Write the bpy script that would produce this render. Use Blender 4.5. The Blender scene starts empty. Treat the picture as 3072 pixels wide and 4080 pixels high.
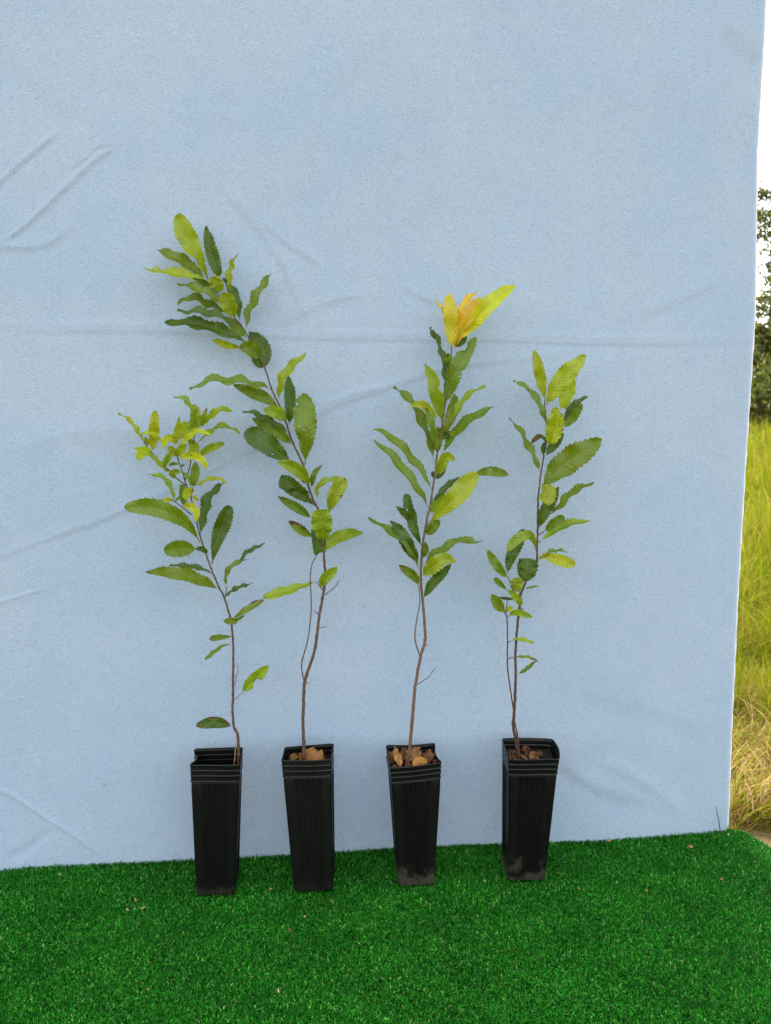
import bpy, math, random
import numpy as np
from mathutils import Vector

# ------------------------------------------------------------------ camera, sky, sun, exposure
SC = bpy.context.scene
COL = SC.collection
FPX, PITCH, CAMH = 3069.0, math.radians(8.0), 0.955
cam = bpy.data.cameras.new('camera')
cam.sensor_fit = 'AUTO'; cam.sensor_width = 36.0; cam.lens = 36.0 * FPX / 4080.0
cam.clip_start = 0.02; cam.clip_end = 600
camo = bpy.data.objects.new('camera', cam); COL.objects.link(camo)
camo.location = (0, 0, CAMH); camo.rotation_euler = (math.pi / 2 - PITCH, 0, 0)
cam.dof.use_dof = True; cam.dof.focus_distance = 1.47; cam.dof.aperture_fstop = 7.0
SC.camera = camo
SUN_EL, SUN_AZ = math.radians(50), math.radians(-25)          # veiled sun beyond the backdrop, up and a little left: the near side is in open shade
world = bpy.data.worlds.new('World'); SC.world = world; world.use_nodes = True
wn, wl = world.node_tree.nodes, world.node_tree.links
sky = wn.new('ShaderNodeTexSky'); sky.sky_type = 'NISHITA'; sky.sun_disc = False
sky.sun_elevation = SUN_EL; sky.sun_rotation = SUN_AZ
sky.air_density = 1.0; sky.dust_density = 4.0; sky.ozone_density = 1.0
hs = wn.new('ShaderNodeHueSaturation'); hs.inputs['Saturation'].default_value = 0.25
wl.new(sky.outputs[0], hs.inputs['Color']); wl.new(hs.outputs[0], wn['Background'].inputs[0])
wn['Background'].inputs[1].default_value = 0.15
sun = bpy.data.lights.new('sun', 'SUN'); sun.energy = 0.8; sun.angle = math.radians(30); sun.color = (1.0, 0.96, 0.9)
suno = bpy.data.objects.new('sun', sun); COL.objects.link(suno)
sd = Vector((math.sin(SUN_AZ) * math.cos(SUN_EL), math.cos(SUN_AZ) * math.cos(SUN_EL), math.sin(SUN_EL)))
suno.rotation_euler = sd.to_track_quat('Z', 'Y').to_euler(); suno.location = (-1, 3, 4)
SC.view_settings.view_transform = 'Standard'; SC.view_settings.look = 'None'
SC.view_settings.exposure = 2.68; SC.view_settings.gamma = 1

# ------------------------------------------------------------------ helpers
FWD = np.array([0, math.cos(PITCH), -math.sin(PITCH)]); UPV = np.array([0, math.sin(PITCH), math.cos(PITCH)])
CAM = np.array([0, 0, CAMH])
rng = np.random.default_rng(11)

def ray(x, y):
    return FWD + np.array([1., 0, 0]) * (x - 1536) / FPX + UPV * (2040 - y) / FPX
def on_z(x, y, z):
    d = ray(x, y); return CAM + d * (z - CAMH) / d[2]
def on_y(x, y, Y):
    d = ray(x, y); return CAM + d * Y / d[1]
def cloth_y(x):
    return 1.5495 + 0.0865 * x + 0.017 * x * x
def on_cloth(x, y):
    P = on_y(x, y, 1.55)
    for _ in range(8): P = on_y(x, y, cloth_y(P[0]))
    return P

def mesh(name, V, Fs, mat=None, parent=None, uv=None, attrs=None, smooth=True):
    me = bpy.data.meshes.new(name)
    V = np.asarray(V, dtype=np.float32)
    if isinstance(Fs, np.ndarray):
        n, k = Fs.shape; tot = np.full(n, k, np.int32); flat = Fs.ravel()
    else:
        tot = np.array([len(f) for f in Fs], np.int32); flat = np.concatenate([np.asarray(f) for f in Fs])
    flat = flat.astype(np.int32)
    me.vertices.add(len(V)); me.vertices.foreach_set('co', V.ravel())
    me.loops.add(len(flat)); me.loops.foreach_set('vertex_index', flat)
    me.polygons.add(len(tot)); me.polygons.foreach_set('loop_start', np.concatenate([[0], np.cumsum(tot)[:-1]]).astype(np.int32))
    me.update(calc_edges=True)
    if smooth: me.polygons.foreach_set('use_smooth', np.ones(len(tot), bool))
    if uv is not None:
        l = me.uv_layers.new(name='UVMap'); l.data.foreach_set('uv', np.asarray(uv, np.float32)[flat].ravel())
    for k, a in (attrs or {}).items():
        a = np.asarray(a, np.float32)
        if a.ndim == 1:
            at = me.attributes.new(k, 'FLOAT', 'POINT'); at.data.foreach_set('value', a)
        else:
            at = me.attributes.new(k, 'FLOAT_COLOR', 'POINT'); at.data.foreach_set('color', a.ravel())
    if mat: me.materials.append(mat)
    me.validate()
    o = bpy.data.objects.new(name, me); COL.objects.link(o)
    if parent: o.parent = parent; o.matrix_parent_inverse = parent.matrix_basis.inverted()
    return o

def tag(o, label=None, cat=None, group=None, kind=None):
    if label: o['label'] = label
    if cat: o['category'] = cat
    if group: o['group'] = group
    if kind: o['kind'] = kind
    return o
def empty(name, loc, label, cat, group=None):
    o = bpy.data.objects.new(name, None); COL.objects.link(o); o.location = loc; o.empty_display_size = 0.02
    return tag(o, label, cat, group)

def catmull(P, n):
    P = np.asarray(P, float)
    if len(P) == 2: P = np.array([P[0], (P[0] + P[1]) / 2, P[1]])
    Q = np.vstack([2 * P[0] - P[1], P, 2 * P[-1] - P[-2]])
    seg = np.linalg.norm(np.diff(P, axis=0), axis=1); cum = np.concatenate([[0], np.cumsum(seg)])
    out = []
    for s in np.linspace(0, cum[-1], n):
        i = min(np.searchsorted(cum, s, side='right') - 1, len(P) - 2); t = (s - cum[i]) / max(seg[i], 1e-9)
        a, b, c, d = Q[i], Q[i + 1], Q[i + 2], Q[i + 3]
        out.append(.5 * (2 * b + (c - a) * t + (2 * a - 5 * b + 4 * c - d) * t * t + (3 * b - a - 3 * c + d) * t ** 3))
    return np.array(out)

def tube_geo(P, r, sides=8):
    P = np.asarray(P); n = len(P); r = np.broadcast_to(r, n)
    T = np.gradient(P, axis=0); T /= np.linalg.norm(T, axis=1)[:, None] + 1e-12
    ref = np.array([0.3, 1, .2]); A = np.cross(T, ref); A /= np.linalg.norm(A, axis=1)[:, None] + 1e-12; B = np.cross(T, A)
    th = np.linspace(0, 2 * np.pi, sides, endpoint=False)
    V = P[:, None] + r[:, None, None] * (np.cos(th)[None, :, None] * A[:, None] + np.sin(th)[None, :, None] * B[:, None])
    V = V.reshape(-1, 3); Fs = []
    for i in range(n - 1):
        for j in range(sides):
            k = (j + 1) % sides
            Fs.append((i * sides + j, i * sides + k, (i + 1) * sides + k, (i + 1) * sides + j))
    Fs.append(tuple(range(sides))[::-1]); Fs.append(tuple((n - 1) * sides + j for j in range(sides)))
    return V, Fs

def nmat(name):
    m = bpy.data.materials.new(name); m.use_nodes = True
    nt = m.node_tree; nt.nodes.clear()
    out = nt.nodes.new('ShaderNodeOutputMaterial')
    return m, nt, out
class NB:
    def __init__(s, nt): s.nt = nt
    def n(s, t, **kw):
        x = s.nt.nodes.new(t)
        for k, v in kw.items(): setattr(x, k, v)
        return x
    def set(s, sock, v):
        if isinstance(v, bpy.types.NodeSocket): s.nt.links.new(v, sock)
        elif v is not None:
            sock.default_value = v
    def math(s, op, a, b=None, c=None, clamp=False):
        x = s.n('ShaderNodeMath', operation=op); x.use_clamp = clamp
        s.set(x.inputs[0], a)
        if b is not None: s.set(x.inputs[1], b)
        if c is not None: s.set(x.inputs[2], c)
        return x.outputs[0]
    def mix(s, f, a, b, mode='MIX'):
        x = s.n('ShaderNodeMix', data_type='RGBA', blend_type=mode)
        s.set(x.inputs[0], f)
        s.set(x.inputs[6], a if not isinstance(a, tuple) else (*a, 1)); s.set(x.inputs[7], b if not isinstance(b, tuple) else (*b, 1))
        return x.outputs[2]
    def noise(s, vec, scale, detail=3, rough=.55, dist=0):
        x = s.n('ShaderNodeTexNoise'); s.set(x.inputs['Vector'], vec)
        x.inputs['Scale'].default_value = scale; x.inputs['Detail'].default_value = detail
        x.inputs['Roughness'].default_value = rough; x.inputs['Distortion'].default_value = dist
        return x.outputs['Fac']
    def ramp(s, v, lo, hi):
        x = s.n('ShaderNodeMapRange', interpolation_type='SMOOTHSTEP'); s.set(x.inputs[0], v)
        x.inputs[1].default_value = lo; x.inputs[2].default_value = hi
        return x.outputs[0]
    def bump(s, h, strength, dist, normal=None):
        x = s.n('ShaderNodeBump'); x.inputs['Strength'].default_value = strength; x.inputs['Distance'].default_value = dist
        s.set(x.inputs['Height'], h)
        if normal is not None: s.set(x.inputs['Normal'], normal)
        return x.outputs[0]
    def pbsdf(s, color, rough=.6, spec=.4, normal=None, **kw):
        x = s.n('ShaderNodeBsdfPrincipled')
        s.set(x.inputs['Base Color'], (*color, 1) if isinstance(color, tuple) else color)
        s.set(x.inputs['Roughness'], rough); x.inputs['Specular IOR Level'].default_value = spec
        if normal is not None: s.set(x.inputs['Normal'], normal)
        for k, v in kw.items(): s.set(x.inputs[k], v)
        return x.outputs[0]

# ------------------------------------------------------------------ materials
def m_leaf():
    m, nt, out = nmat('leaf'); b = NB(nt)
    uv = b.n('ShaderNodeUVMap').outputs[0]; sp = b.n('ShaderNodeSeparateXYZ'); nt.links.new(uv, sp.inputs[0])
    u = b.math('ABSOLUTE', b.math('MULTIPLY_ADD', sp.outputs[0], 2, -1)); t = sp.outputs[1]
    oi = b.n('ShaderNodeObjectInfo'); base = oi.outputs['Color']; spot = oi.outputs['Alpha']
    geo = b.n('ShaderNodeTexCoord').outputs['Object']
    off = b.n('ShaderNodeVectorMath', operation='ADD'); nt.links.new(geo, off.inputs[0]); nt.links.new(oi.outputs['Random'], off.inputs[1]); co = off.outputs[0]
    n1 = b.noise(co, 70, 4); n2 = b.noise(co, 260, 3)
    midw = b.math('MULTIPLY_ADD', t, -.05, .085)
    mid = b.ramp(b.math('SUBTRACT', midw, u), -.02, .03)
    ph = b.math('FRACT', b.math('MULTIPLY', b.math('SUBTRACT', t, b.math('MULTIPLY', u, .11)), 15))
    vein = b.math('MULTIPLY', b.ramp(b.math('ABSOLUTE', b.math('SUBTRACT', ph, .5)), .12, .0), b.ramp(u, 1, .75))
    pleat = b.math('ABSOLUTE', b.math('SUBTRACT', ph, .5))
    c = b.mix(b.math('MULTIPLY', b.ramp(n1, .35, .7), .45), base, b.mix(1, base, (1.5, 1.25, .8), 'MULTIPLY'))
    c = b.mix(b.math('MULTIPLY', b.ramp(n2, .45, .75), .25), c, b.mix(1, base, (.6, .65, .7), 'MULTIPLY'))
    lite = b.mix(.5, b.mix(1, base, (1.8, 1.6, 1.2), 'MULTIPLY'), (.18, .21, .035))
    c = b.mix(b.math('MULTIPLY', vein, .22), c, lite)
    c = b.mix(b.math('MULTIPLY', mid, .65), c, lite)
    # blotches and dry rims
    s1 = b.math('MULTIPLY', b.ramp(b.noise(co, 120, 2, .6, .4), .60, .68), spot)
    c = b.mix(s1, c, (.19, .14, .015))
    s2 = b.math('MULTIPLY', b.ramp(b.noise(co, 190, 2, .6, .2), .66, .70), b.math('MULTIPLY', spot, 1.0))
    c = b.mix(s2, c, (.10, .035, .012))
    at = b.n('ShaderNodeAttribute', attribute_name='dry').outputs['Fac']
    dr = b.ramp(b.math('ADD', at, b.math('MULTIPLY_ADD', n1, .8, -.4)), .42, .55)
    halo = b.ramp(b.math('ADD', at, b.math('MULTIPLY_ADD', n1, .8, -.4)), .22, .48)
    c = b.mix(b.math('MULTIPLY', halo, .7), c, (.20, .16, .015))
    c = b.mix(dr, c, b.mix(n2, (.04, .012, .006), (.12, .045, .018)))
    h = b.math('ADD', b.math('MULTIPLY', pleat, .0012), b.math('MULTIPLY', mid, -.0006))
    h = b.math('ADD', h, b.math('MULTIPLY', n2, .0003))
    nm = b.bump(h, .9, 1.0)
    rg = b.math('MULTIPLY_ADD', n1, .25, .27)
    p = b.pbsdf(c, rg, .50, nm)
    tr = b.n('ShaderNodeBsdfTranslucent'); nt.links.new(b.mix(1, c, (1.5, 1.45, .8), 'MULTIPLY'), tr.inputs[0]); nt.links.new(nm, tr.inputs['Normal'])
    ms = b.n('ShaderNodeMixShader'); ms.inputs[0].default_value = .42
    nt.links.new(p, ms.inputs[1]); nt.links.new(tr.outputs[0], ms.inputs[2]); nt.links.new(ms.outputs[0], out.inputs[0])
    return m
def m_dryleaf():
    m, nt, out = nmat('dry_leaf'); b = NB(nt)
    base = b.n('ShaderNodeObjectInfo').outputs['Color']; co = b.n('ShaderNodeTexCoord').outputs['Object']
    n1 = b.noise(co, 90, 5); n2 = b.noise(co, 400, 3)
    c = b.mix(b.ramp(n1, .4, .7), base, b.mix(1, base, (.45, .36, .3), 'MULTIPLY'))
    c = b.mix(b.math('MULTIPLY', n2, .4), c, b.mix(1, base, (1.3, 1.2, 1.1), 'MULTIPLY'))
    nt.links.new(b.pbsdf(c, .8, .2, b.bump(b.math('ADD', n1, n2), .8, .002)), out.inputs[0]); return m
def m_bark():
    m, nt, out = nmat('bark'); b = NB(nt)
    base = b.n('ShaderNodeObjectInfo').outputs['Color']; co = b.n('ShaderNodeTexCoord').outputs['Object']
    n1 = b.noise(co, 140, 4); n2 = b.noise(co, 900, 3); n3 = b.noise(co, 22, 3)
    c = b.mix(b.ramp(n1, .35, .7), base, b.mix(1, base, (.5, .45, .42), 'MULTIPLY'))
    c = b.mix(b.math('MULTIPLY', b.ramp(n2, .55, .75), .5), c, (.22, .17, .12))
    c = b.mix(b.math('MULTIPLY', b.ramp(n3, .45, .65), .35), c, (.10, .046, .022))
    nt.links.new(b.pbsdf(c, .55, .35, b.bump(b.math('ADD', n1, n2), .5, .001)), out.inputs[0]); return m
def m_plastic(name='black_plastic', spec=.17, r0=.34):
    m, nt, out = nmat(name); b = NB(nt)
    mud = b.n('ShaderNodeObjectInfo').outputs['Alpha']; tc = b.n('ShaderNodeTexCoord'); co = tc.outputs['Object']
    sp = b.n('ShaderNodeSeparateXYZ'); nt.links.new(co, sp.inputs[0]); z = sp.outputs[2]
    n1 = b.noise(co, 28, 5, .65); n2 = b.noise(co, 300, 4); n3 = b.noise(co, 55, 2)
    edge = b.math('ADD', b.math('MULTIPLY', z, -18), b.math('ADD', b.math('MULTIPLY', mud, .40), b.math('MULTIPLY_ADD', n1, 2.6, -.90)))
    dirt = b.math('MULTIPLY', b.ramp(edge, .0, .55), b.math('MULTIPLY', mud, b.math('MULTIPLY_ADD', n2, .9, .1)))
    c = b.mix(dirt, (.0022, .0022, .0019), (.07, .06, .042))
    fl = b.ramp(b.noise(co, 420, 1), .76, .78)
    c = b.mix(b.math('MULTIPLY', fl, .5), c, (.09, .07, .05))
    c = b.mix(b.math('MULTIPLY', b.ramp(n3, .5, .8), .35), c, (.007, .0065, .006))
    r = b.math('ADD', b.math('MULTIPLY_ADD', n1, .2, r0), b.math('MULTIPLY', dirt, .4))
    nt.links.new(b.pbsdf(c, r, spec, b.bump(b.math('ADD', n2, b.math('MULTIPLY', n1, 2)), .25, .0008)), out.inputs[0]); return m
def m_cloth():
    m, nt, out = nmat('fleece'); b = NB(nt)
    co = b.n('ShaderNodeTexCoord').outputs['Object']
    mp = b.n('ShaderNodeMapping'); nt.links.new(co, mp.inputs[0]); mp.inputs['Rotation'].default_value = (0, math.radians(28), 0); mp.inputs['Scale'].default_value = (1.0, 1, 1.9)
    f1 = b.noise(mp.outputs[0], 230, 3, .65); f2 = b.noise(co, 560, 2, .6); f3 = b.noise(co, 4.5, 4, .6); f4 = b.noise(co, 40, 3)
    f5 = b.noise(co, 14, 4, .6)
    c = b.mix(b.ramp(f3, .32, .68), (.268, .348, .440), (.294, .366, .446))
    c = b.mix(b.math('MULTIPLY', b.ramp(f5, .45, .7), .22), c, (.255, .320, .405))
    c = b.mix(b.math('MULTIPLY', b.ramp(f1, .3, .62), .5), b.mix(1, c, (.73, .765, .785), 'MULTIPLY'), b.mix(1, c, (1.12, 1.11, 1.09), 'MULTIPLY'))
    c = b.mix(b.math('MULTIPLY', b.ramp(f2, .62, .78), .35), c, (.40, .46, .53))
    h = b.math('ADD', b.math('MULTIPLY', f1, .0021), b.math('ADD', b.math('MULTIPLY', f2, .0015), b.math('MULTIPLY', f4, .0016)))
    nm = b.bump(h, .75, 1)
    p = b.pbsdf(c, .95, .1, nm)
    p.node.inputs['Sheen Weight'].default_value = .25; p.node.inputs['Sheen Roughness'].default_value = .5
    tr = b.n('ShaderNodeBsdfTranslucent'); nt.links.new(c, tr.inputs[0])
    ms = b.n('ShaderNodeMixShader'); ms.inputs[0].default_value = .06
    nt.links.new(p, ms.inputs[1]); nt.links.new(tr.outputs[0], ms.inputs[2]); nt.links.new(ms.outputs[0], out.inputs[0]); return m
def m_attr(name, rough, spec, trans=0.0, var=0.0, vs=100):
    m, nt, out = nmat(name); b = NB(nt)
    c = b.n('ShaderNodeAttribute', attribute_name='tint').outputs['Color']
    if var:
        n1 = b.noise(b.n('ShaderNodeTexCoord').outputs['Object'], vs, 3)
        c = b.mix(b.math('MULTIPLY', n1, var), c, b.mix(1, c, (.4, .4, .4), 'MULTIPLY'))
    p = b.pbsdf(c, rough, spec)
    if trans:
        tr = b.n('ShaderNodeBsdfTranslucent'); nt.links.new(c, tr.inputs[0]); ms = b.n('ShaderNodeMixShader'); ms.inputs[0].default_value = trans
        nt.links.new(p, ms.inputs[1]); nt.links.new(tr.outputs[0], ms.inputs[2]); p = ms.outputs[0]
    nt.links.new(p, out.inputs[0]); return m
def m_plain(name, c1, c2, scale, rough=.8, spec=.2, bump=.003):
    m, nt, out = nmat(name); b = NB(nt); co = b.n('ShaderNodeTexCoord').outputs['Object']
    n1 = b.noise(co, scale, 5, .6); n2 = b.noise(co, scale * 6, 3)
    c = b.mix(b.ramp(b.math('MULTIPLY_ADD', n2, .4, b.math('MULTIPLY', n1, .6)), .35, .65), c1, c2)
    nt.links.new(b.pbsdf(c, rough, spec, b.bump(b.math('ADD', n1, n2), .6, bump)), out.inputs[0]); return m
M_LEAF, M_DRY, M_BARK, M_POT, M_CLOTH = m_leaf(), m_dryleaf(), m_bark(), m_plastic(), m_cloth()
M_RIM = m_plastic('smooth_black_plastic', .24, .25)
M_BLADE = m_attr('turf_fibre', .5, .10, .15)
M_GRASS = m_attr('grass_blade', .7, .06, .4)
M_FOL = m_attr('tree_foliage', .7, .2, .3)
M_BACK = m_plain('turf_backing', (.004, .016, .004), (.008, .03, .008), 300)
M_SOIL = m_plain('potting_soil', (.006, .005, .004), (.03, .02, .013), 220, .95, .1, .004)
M_EARTH = m_plain('dry_earth', (.17, .12, .055), (.10, .085, .02), 14, .95, .1, .02)
M_TRUNK = m_plain('tree_bark', (.05, .04, .03), (.12, .10, .08), 12, .9, .1, .02)
M_LIT_EDGE = m_plain('pale_lit_edge', (.62, .66, .72), (.72, .74, .76), 200, .95, .1, .001)  # near-white colour carries the rim light along the cloth's right edge

# ------------------------------------------------------------------ ground, turf mat
GZ = -0.035
def ground():
    xs = np.concatenate([np.linspace(-260, -12, 22), np.linspace(-11, 22, 80), np.linspace(24, 260, 24)])
    ys = np.concatenate([np.linspace(-60, -3, 14), np.linspace(-2, 14, 70), np.linspace(15, 400, 50)])
    X, Y = np.meshgrid(xs, ys); rise = .011 * np.clip(np.hypot(X, Y) - 6, 0, 40); far = np.clip((np.hypot(X, Y) - 2.2) / 8, 0, 1)
    Z = GZ + far * (.05 * np.sin(X * .9 + .4) * np.cos(Y * .7)) + rise
    n, mm = X.shape; I = np.arange(n * mm).reshape(n, mm)
    Fs = np.stack([I[:-1, :-1], I[:-1, 1:], I[1:, 1:], I[1:, :-1]], -1).reshape(-1, 4)
    o = mesh('ground', np.stack([X, Y, Z], -1).reshape(-1, 3), Fs, M_EARTH); o['kind'] = 'structure'
ground()

# turf mat: sheet whose right and far edges roll down over the ground
TX0, TX1, TY0, TR = -1.25, 0.865, 0.15, 0.085
def turf_sd(X, Y):
    """distance inside the mat outline (positive inside)"""
    back = cloth_y(X) + .012 - Y
    back = np.where(X > .70, np.minimum(back, back), back)
    right = TX1 - X
    q = np.minimum(back, right)
    r = TR; cx = r - right; cy = r - back
    corner = r - np.hypot(np.maximum(cx, 0), np.maximum(cy, 0))
    q = np.where((cx > 0) & (cy > 0), corner, q)
    return np.minimum(np.minimum(q, X - TX0), Y - TY0)
def turf_z(X, Y):
    right = np.maximum(0, X - (TX1 - .10)) / .10
    left = np.clip((-.69 - X) / .14, 0, 1)
    d = turf_sd(X, Y)
    return -.022 * right ** 2 - .012 * left ** 2 - .006 * np.clip(1 - d / .02, 0, 1) ** 2 + .0025 * np.sin(X * 7 + 1) * np.sin(Y * 9)
def turf():
    root = empty('artificial_turf_mat', (0, 1.2, 0), 'bright green artificial turf mat under the four pots', 'turf mat')
    xs = np.linspace(TX0, TX1, 150); ys = np.linspace(TY0, 1.65, 110)
    X, Y = np.meshgrid(xs, ys); Yc = np.minimum(Y, cloth_y(X) + .012)
    # pull the right far corner in so the outline is round
    sdv = turf_sd(X, Yc)
    for _ in range(6):
        neg = np.minimum(turf_sd(X, Yc), 0); Yc = Yc + neg * .7; 
    Z = turf_z(X, Yc) - .008
    n, mm = X.shape; I = np.arange(n * mm).reshape(n, mm)
    Fs = np.stack([I[:-1, :-1], I[:-1, 1:], I[1:, 1:], I[1:, :-1]], -1).reshape(-1, 4)
    P = np.stack([X, Yc, Z], -1).reshape(-1, 3)
    rim = np.concatenate([I[0, :], I[1:, -1], I[-1, -2::-1], I[-2:0:-1, 0]])
    nb = len(P); P2 = P[rim].copy(); P2[:, 2] = GZ - .004
    k = len(rim); a = np.arange(k); c2 = (a + 1) % k
    sk = np.stack([rim[a], nb + a, nb + c2, rim[c2]], -1)
    mesh('backing', np.vstack([P, P2]), np.vstack([Fs, sk]), M_BACK, root)
    # pile of short curled fibres
    r2 = np.random.default_rng(5); g = .0038                      # stitched tufts of curled fibres
    gx, gy = np.meshgrid(np.arange(-1.12, TX1, g), np.arange(.86, 1.66, g)); gx[1::2] += g / 2
    tx = gx.ravel() + r2.normal(0, .0009, gx.size); ty = gy.ravel() + r2.normal(0, .0009, gx.size)
    keep = (turf_sd(tx, ty) > .001) & (np.abs(tx) < .20 + .62 * ty) & (r2.random(len(tx)) < .97)
    tx, ty = tx[keep], ty[keep]; K = 7; T = len(tx); N = T * K
    tone = np.repeat(r2.lognormal(0, .22, T) * (1 + .14 * np.sin(tx * 21 + 2 * np.sin(ty * 17)) * np.sin(ty * 27 + tx * 5)), K)
    tuft_l = np.repeat(r2.uniform(.8, 1.2, T), K)
    bx = np.repeat(tx, K) + r2.normal(0, .0005, N); by = np.repeat(ty, K) + r2.normal(0, .0005, N); bz = turf_z(bx, by) - .008
    edge = cloth_y(bx) - by
    az = r2.uniform(0, 2 * np.pi, N); lean = r2.uniform(.1, 1.2, N) * np.where(edge < .012, .45, 1)
    L = r2.uniform(.0050, .0080, N) * tuft_l * np.where((edge < .010) & (np.repeat(r2.random(T), K) < .55), 1.4, 1); w = r2.uniform(.0006, .00095, N)
    tall = r2.random(N) < .003; L[tall] *= 1.35; lean[tall] *= .4
    dx, dy = np.cos(az), np.sin(az); fx, fy = -dy, dx
    ph = r2.uniform(-.9, .9, N); c, s = np.cos(ph), np.sin(ph); wx, wy = fx * c - dx * s, fy * c - dy * s
    def pt(a, bend, wid, sgn):
        hz = np.sin(lean * bend) * L * a; vz = np.cos(lean * bend) * L * a
        return np.stack([bx + dx * hz + wx * w * wid * sgn, by + dy * hz + wy * w * wid * sgn, bz + vz], -1)
    V = np.stack([pt(0, .6, 1, -1), pt(0, .6, 1, 1), pt(.55, .75, .95, -1), pt(.55, .75, .95, 1), pt(1, 1.15, .35, 1), pt(1, 1.15, .35, -1)], 1).reshape(-1, 3)
    i0 = np.arange(N)[:, None] * 6
    Fs = np.concatenate([i0 + np.array([[0, 1, 3, 2]]), i0 + np.array([[2, 3, 4, 5]])], 0)
    pal = np.array([[.006, .105, .005], [.012, .155, .007], [.034, .225, .013], [.003, .055, .003], [.10, .31, .05], [.25, .35, .11]])
    ci = r2.choice(len(pal), N, p=[.30, .32, .17, .145, .053, .012]); cc = pal[ci] * r2.uniform(.75, 1.3, (N, 1)) * tone[:, None]
    tint = np.ones((N, 4)); tint[:, :3] = cc
    o = mesh('turf_pile', V, Fs, M_BLADE, root, attrs={'tint': np.repeat(tint, 6, 0)}, smooth=False)
    o['kind'] = 'stuff'
turf()

# ------------------------------------------------------------------ backdrop cloth
EDGE_PX = [(3056, -300), (3052, 0), (3038, 300), (3023, 600), (3010, 1233), (2989, 1612), (2967, 2000), (2940, 2400), (2916, 2888), (2904, 3240), (2898, 3312)]
def backdrop():
    E = np.array([on_cloth(p[0] + 13, p[1]) for p in EDGE_PX]); E = E[np.argsort(E[:, 2])]
    def xr(z): return np.interp(z, E[:, 2], E[:, 0])
    root = empty('backdrop_cloth', (0, 1.6, 0), 'pale blue fleece backdrop cloth hanging behind the seedlings', 'backdrop cloth')
    zb = -.012; ztop = 2.35
    S = np.concatenate([np.linspace(-1.45, -.95, 20, endpoint=False), np.linspace(-.95, .985, 740)])
    S = (S - S[0]) / (S[-1] - S[0]); zs = np.concatenate([np.linspace(zb, 1.98, 740), np.linspace(1.99, ztop, 14)])
    Sg, Z = np.meshgrid(S, zs)
    X = -1.45 + Sg * (xr(Z) + 1.45)
    D = np.zeros_like(X)             # displacement towards the camera
    r3 = np.random.default_rng(3)
    for k in range(26):
        a = r3.uniform(0, np.pi); fr = r3.uniform(3, 14); D += .0016 / (fr / 5) * np.sin(fr * (X * np.cos(a) + Z * np.sin(a)) + r3.uniform(0, 6))
    def crease(px, amp, wid, kind='valley'):
        nonlocal D
        wid = max(.0032, wid * .62); P = np.array([on_cloth(*p) for p in px])[:, [0, 2]]
        Q = catmull(P, 110); best = np.full(X.shape, 9.); sd_ = np.zeros_like(X); tt = np.zeros_like(X)
        for i in range(len(Q) - 1):
            a, b_ = Q[i], Q[i + 1]; d = b_ - a; L2 = d @ d
            t = np.clip(((X - a[0]) * d[0] + (Z - a[1]) * d[1]) / L2, 0, 1)
            ex, ez = X - a[0] - t * d[0], Z - a[1] - t * d[1]; dist = np.hypot(ex, ez)
            up = dist < best; best = np.where(up, dist, best)
            sd_ = np.where(up, np.sign(d[0] * ez - d[1] * ex) * dist, sd_); tt = np.where(up, (i + t) / (len(Q) - 1), tt)
        fade = np.clip(np.minimum(tt, 1 - tt) * 6 + .15, 0, 1) * .85
        if kind == 'valley': D -= amp * np.exp(-(sd_ / wid) ** 2) * fade
        elif kind == 'ridge': D += amp * np.exp(-(sd_ / wid) ** 2) * fade
        else: D += amp * np.tanh(sd_ / wid) * np.exp(-(best / (2.6 * wid)) ** 2) * fade
    d_ = 1.844
    def dp(*q): return [(a * d_, b * d_) for a, b in q]
    crease(dp((-60, 716), (200, 719), (350, 720), (550, 727), (700, 735), (1000, 737), (1300, 745), (1500, 744), (1625, 742)), .0017, .0060, 'step')
    crease(dp((-60, 700), (350, 704), (700, 718), (1000, 721), (1300, 728), (1625, 726)), .0012, .010, 'ridge')
    crease(dp((-40, 425), (0, 400), (60, 345), (132, 288)), .0038, .0048, 'step')
    crease(dp((0, 530), (60, 490), (185, 370), (215, 345), (262, 312)), .0038, .0048, 'step')
    crease(dp((150, 375), (190, 345), (215, 322), (250, 320)), .0030, .0045)
    crease(dp((-40, 535), (60, 540), (110, 530), (150, 500)), .0030, .008, 'step')
    crease([(-40, 2245), (160, 2165), (480, 2047), (900, 1850), (1295, 1642), (1480, 1575), (1709, 1496), (1880, 1460), (2216, 1424)], .0026, .008, 'step')
    crease(dp((-30, 1695), (30, 1718), (100, 1762), (160, 1800), (225, 1850)), .0050, .008, 'ridge')
    crease(dp((-20, 1305), (40, 1288), (100, 1270)), .0030, .007, 'ridge')
    crease(dp((470, 400), (540, 480), (600, 560), (660, 700)), .0022, .012, 'step')
    crease(dp((560, 480), (620, 530), (690, 575)), .0022, .009, 'step')
    crease(dp((870, 625), (930, 655), (975, 668)), .0022, .009, 'step')
    crease(dp((590, 720), (640, 690), (700, 660), (790, 640)), .0022, .010, 'step')
    crease(dp((690, 880), (760, 850), (840, 832)), .0025, .009, 'ridge')
    crease(dp((1200, 1650), (1290, 1710), (1400, 1740)), .0045, .022, 'step')
    crease(dp((1300, 1640), (1400, 1690), (1480, 1760)), .0040, .025, 'ridge')
    crease(dp((1250, 1500), (1400, 1540), (1540, 1600)), .0028, .03, 'step')
    crease(dp((1380, 690), (1480, 650), (1560, 610)), .0022, .014, 'step')
    crease(dp((10, 120), (120, 230), (200, 260)), .0022, .02, 'step')
    crease(dp((720, 200), (800, 110), (830, 60)), .0016, .03, 'step')
    crease(dp((1560, 60), (1600, 100), (1648, 130)), .0035, .03, 'step')
    crease(dp((20, 1850), (60, 1835), (110, 1790)), .0050, .016)
    crease(dp((0, 980), (200, 930), (420, 960)), .0022, .03, 'ridge')
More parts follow.
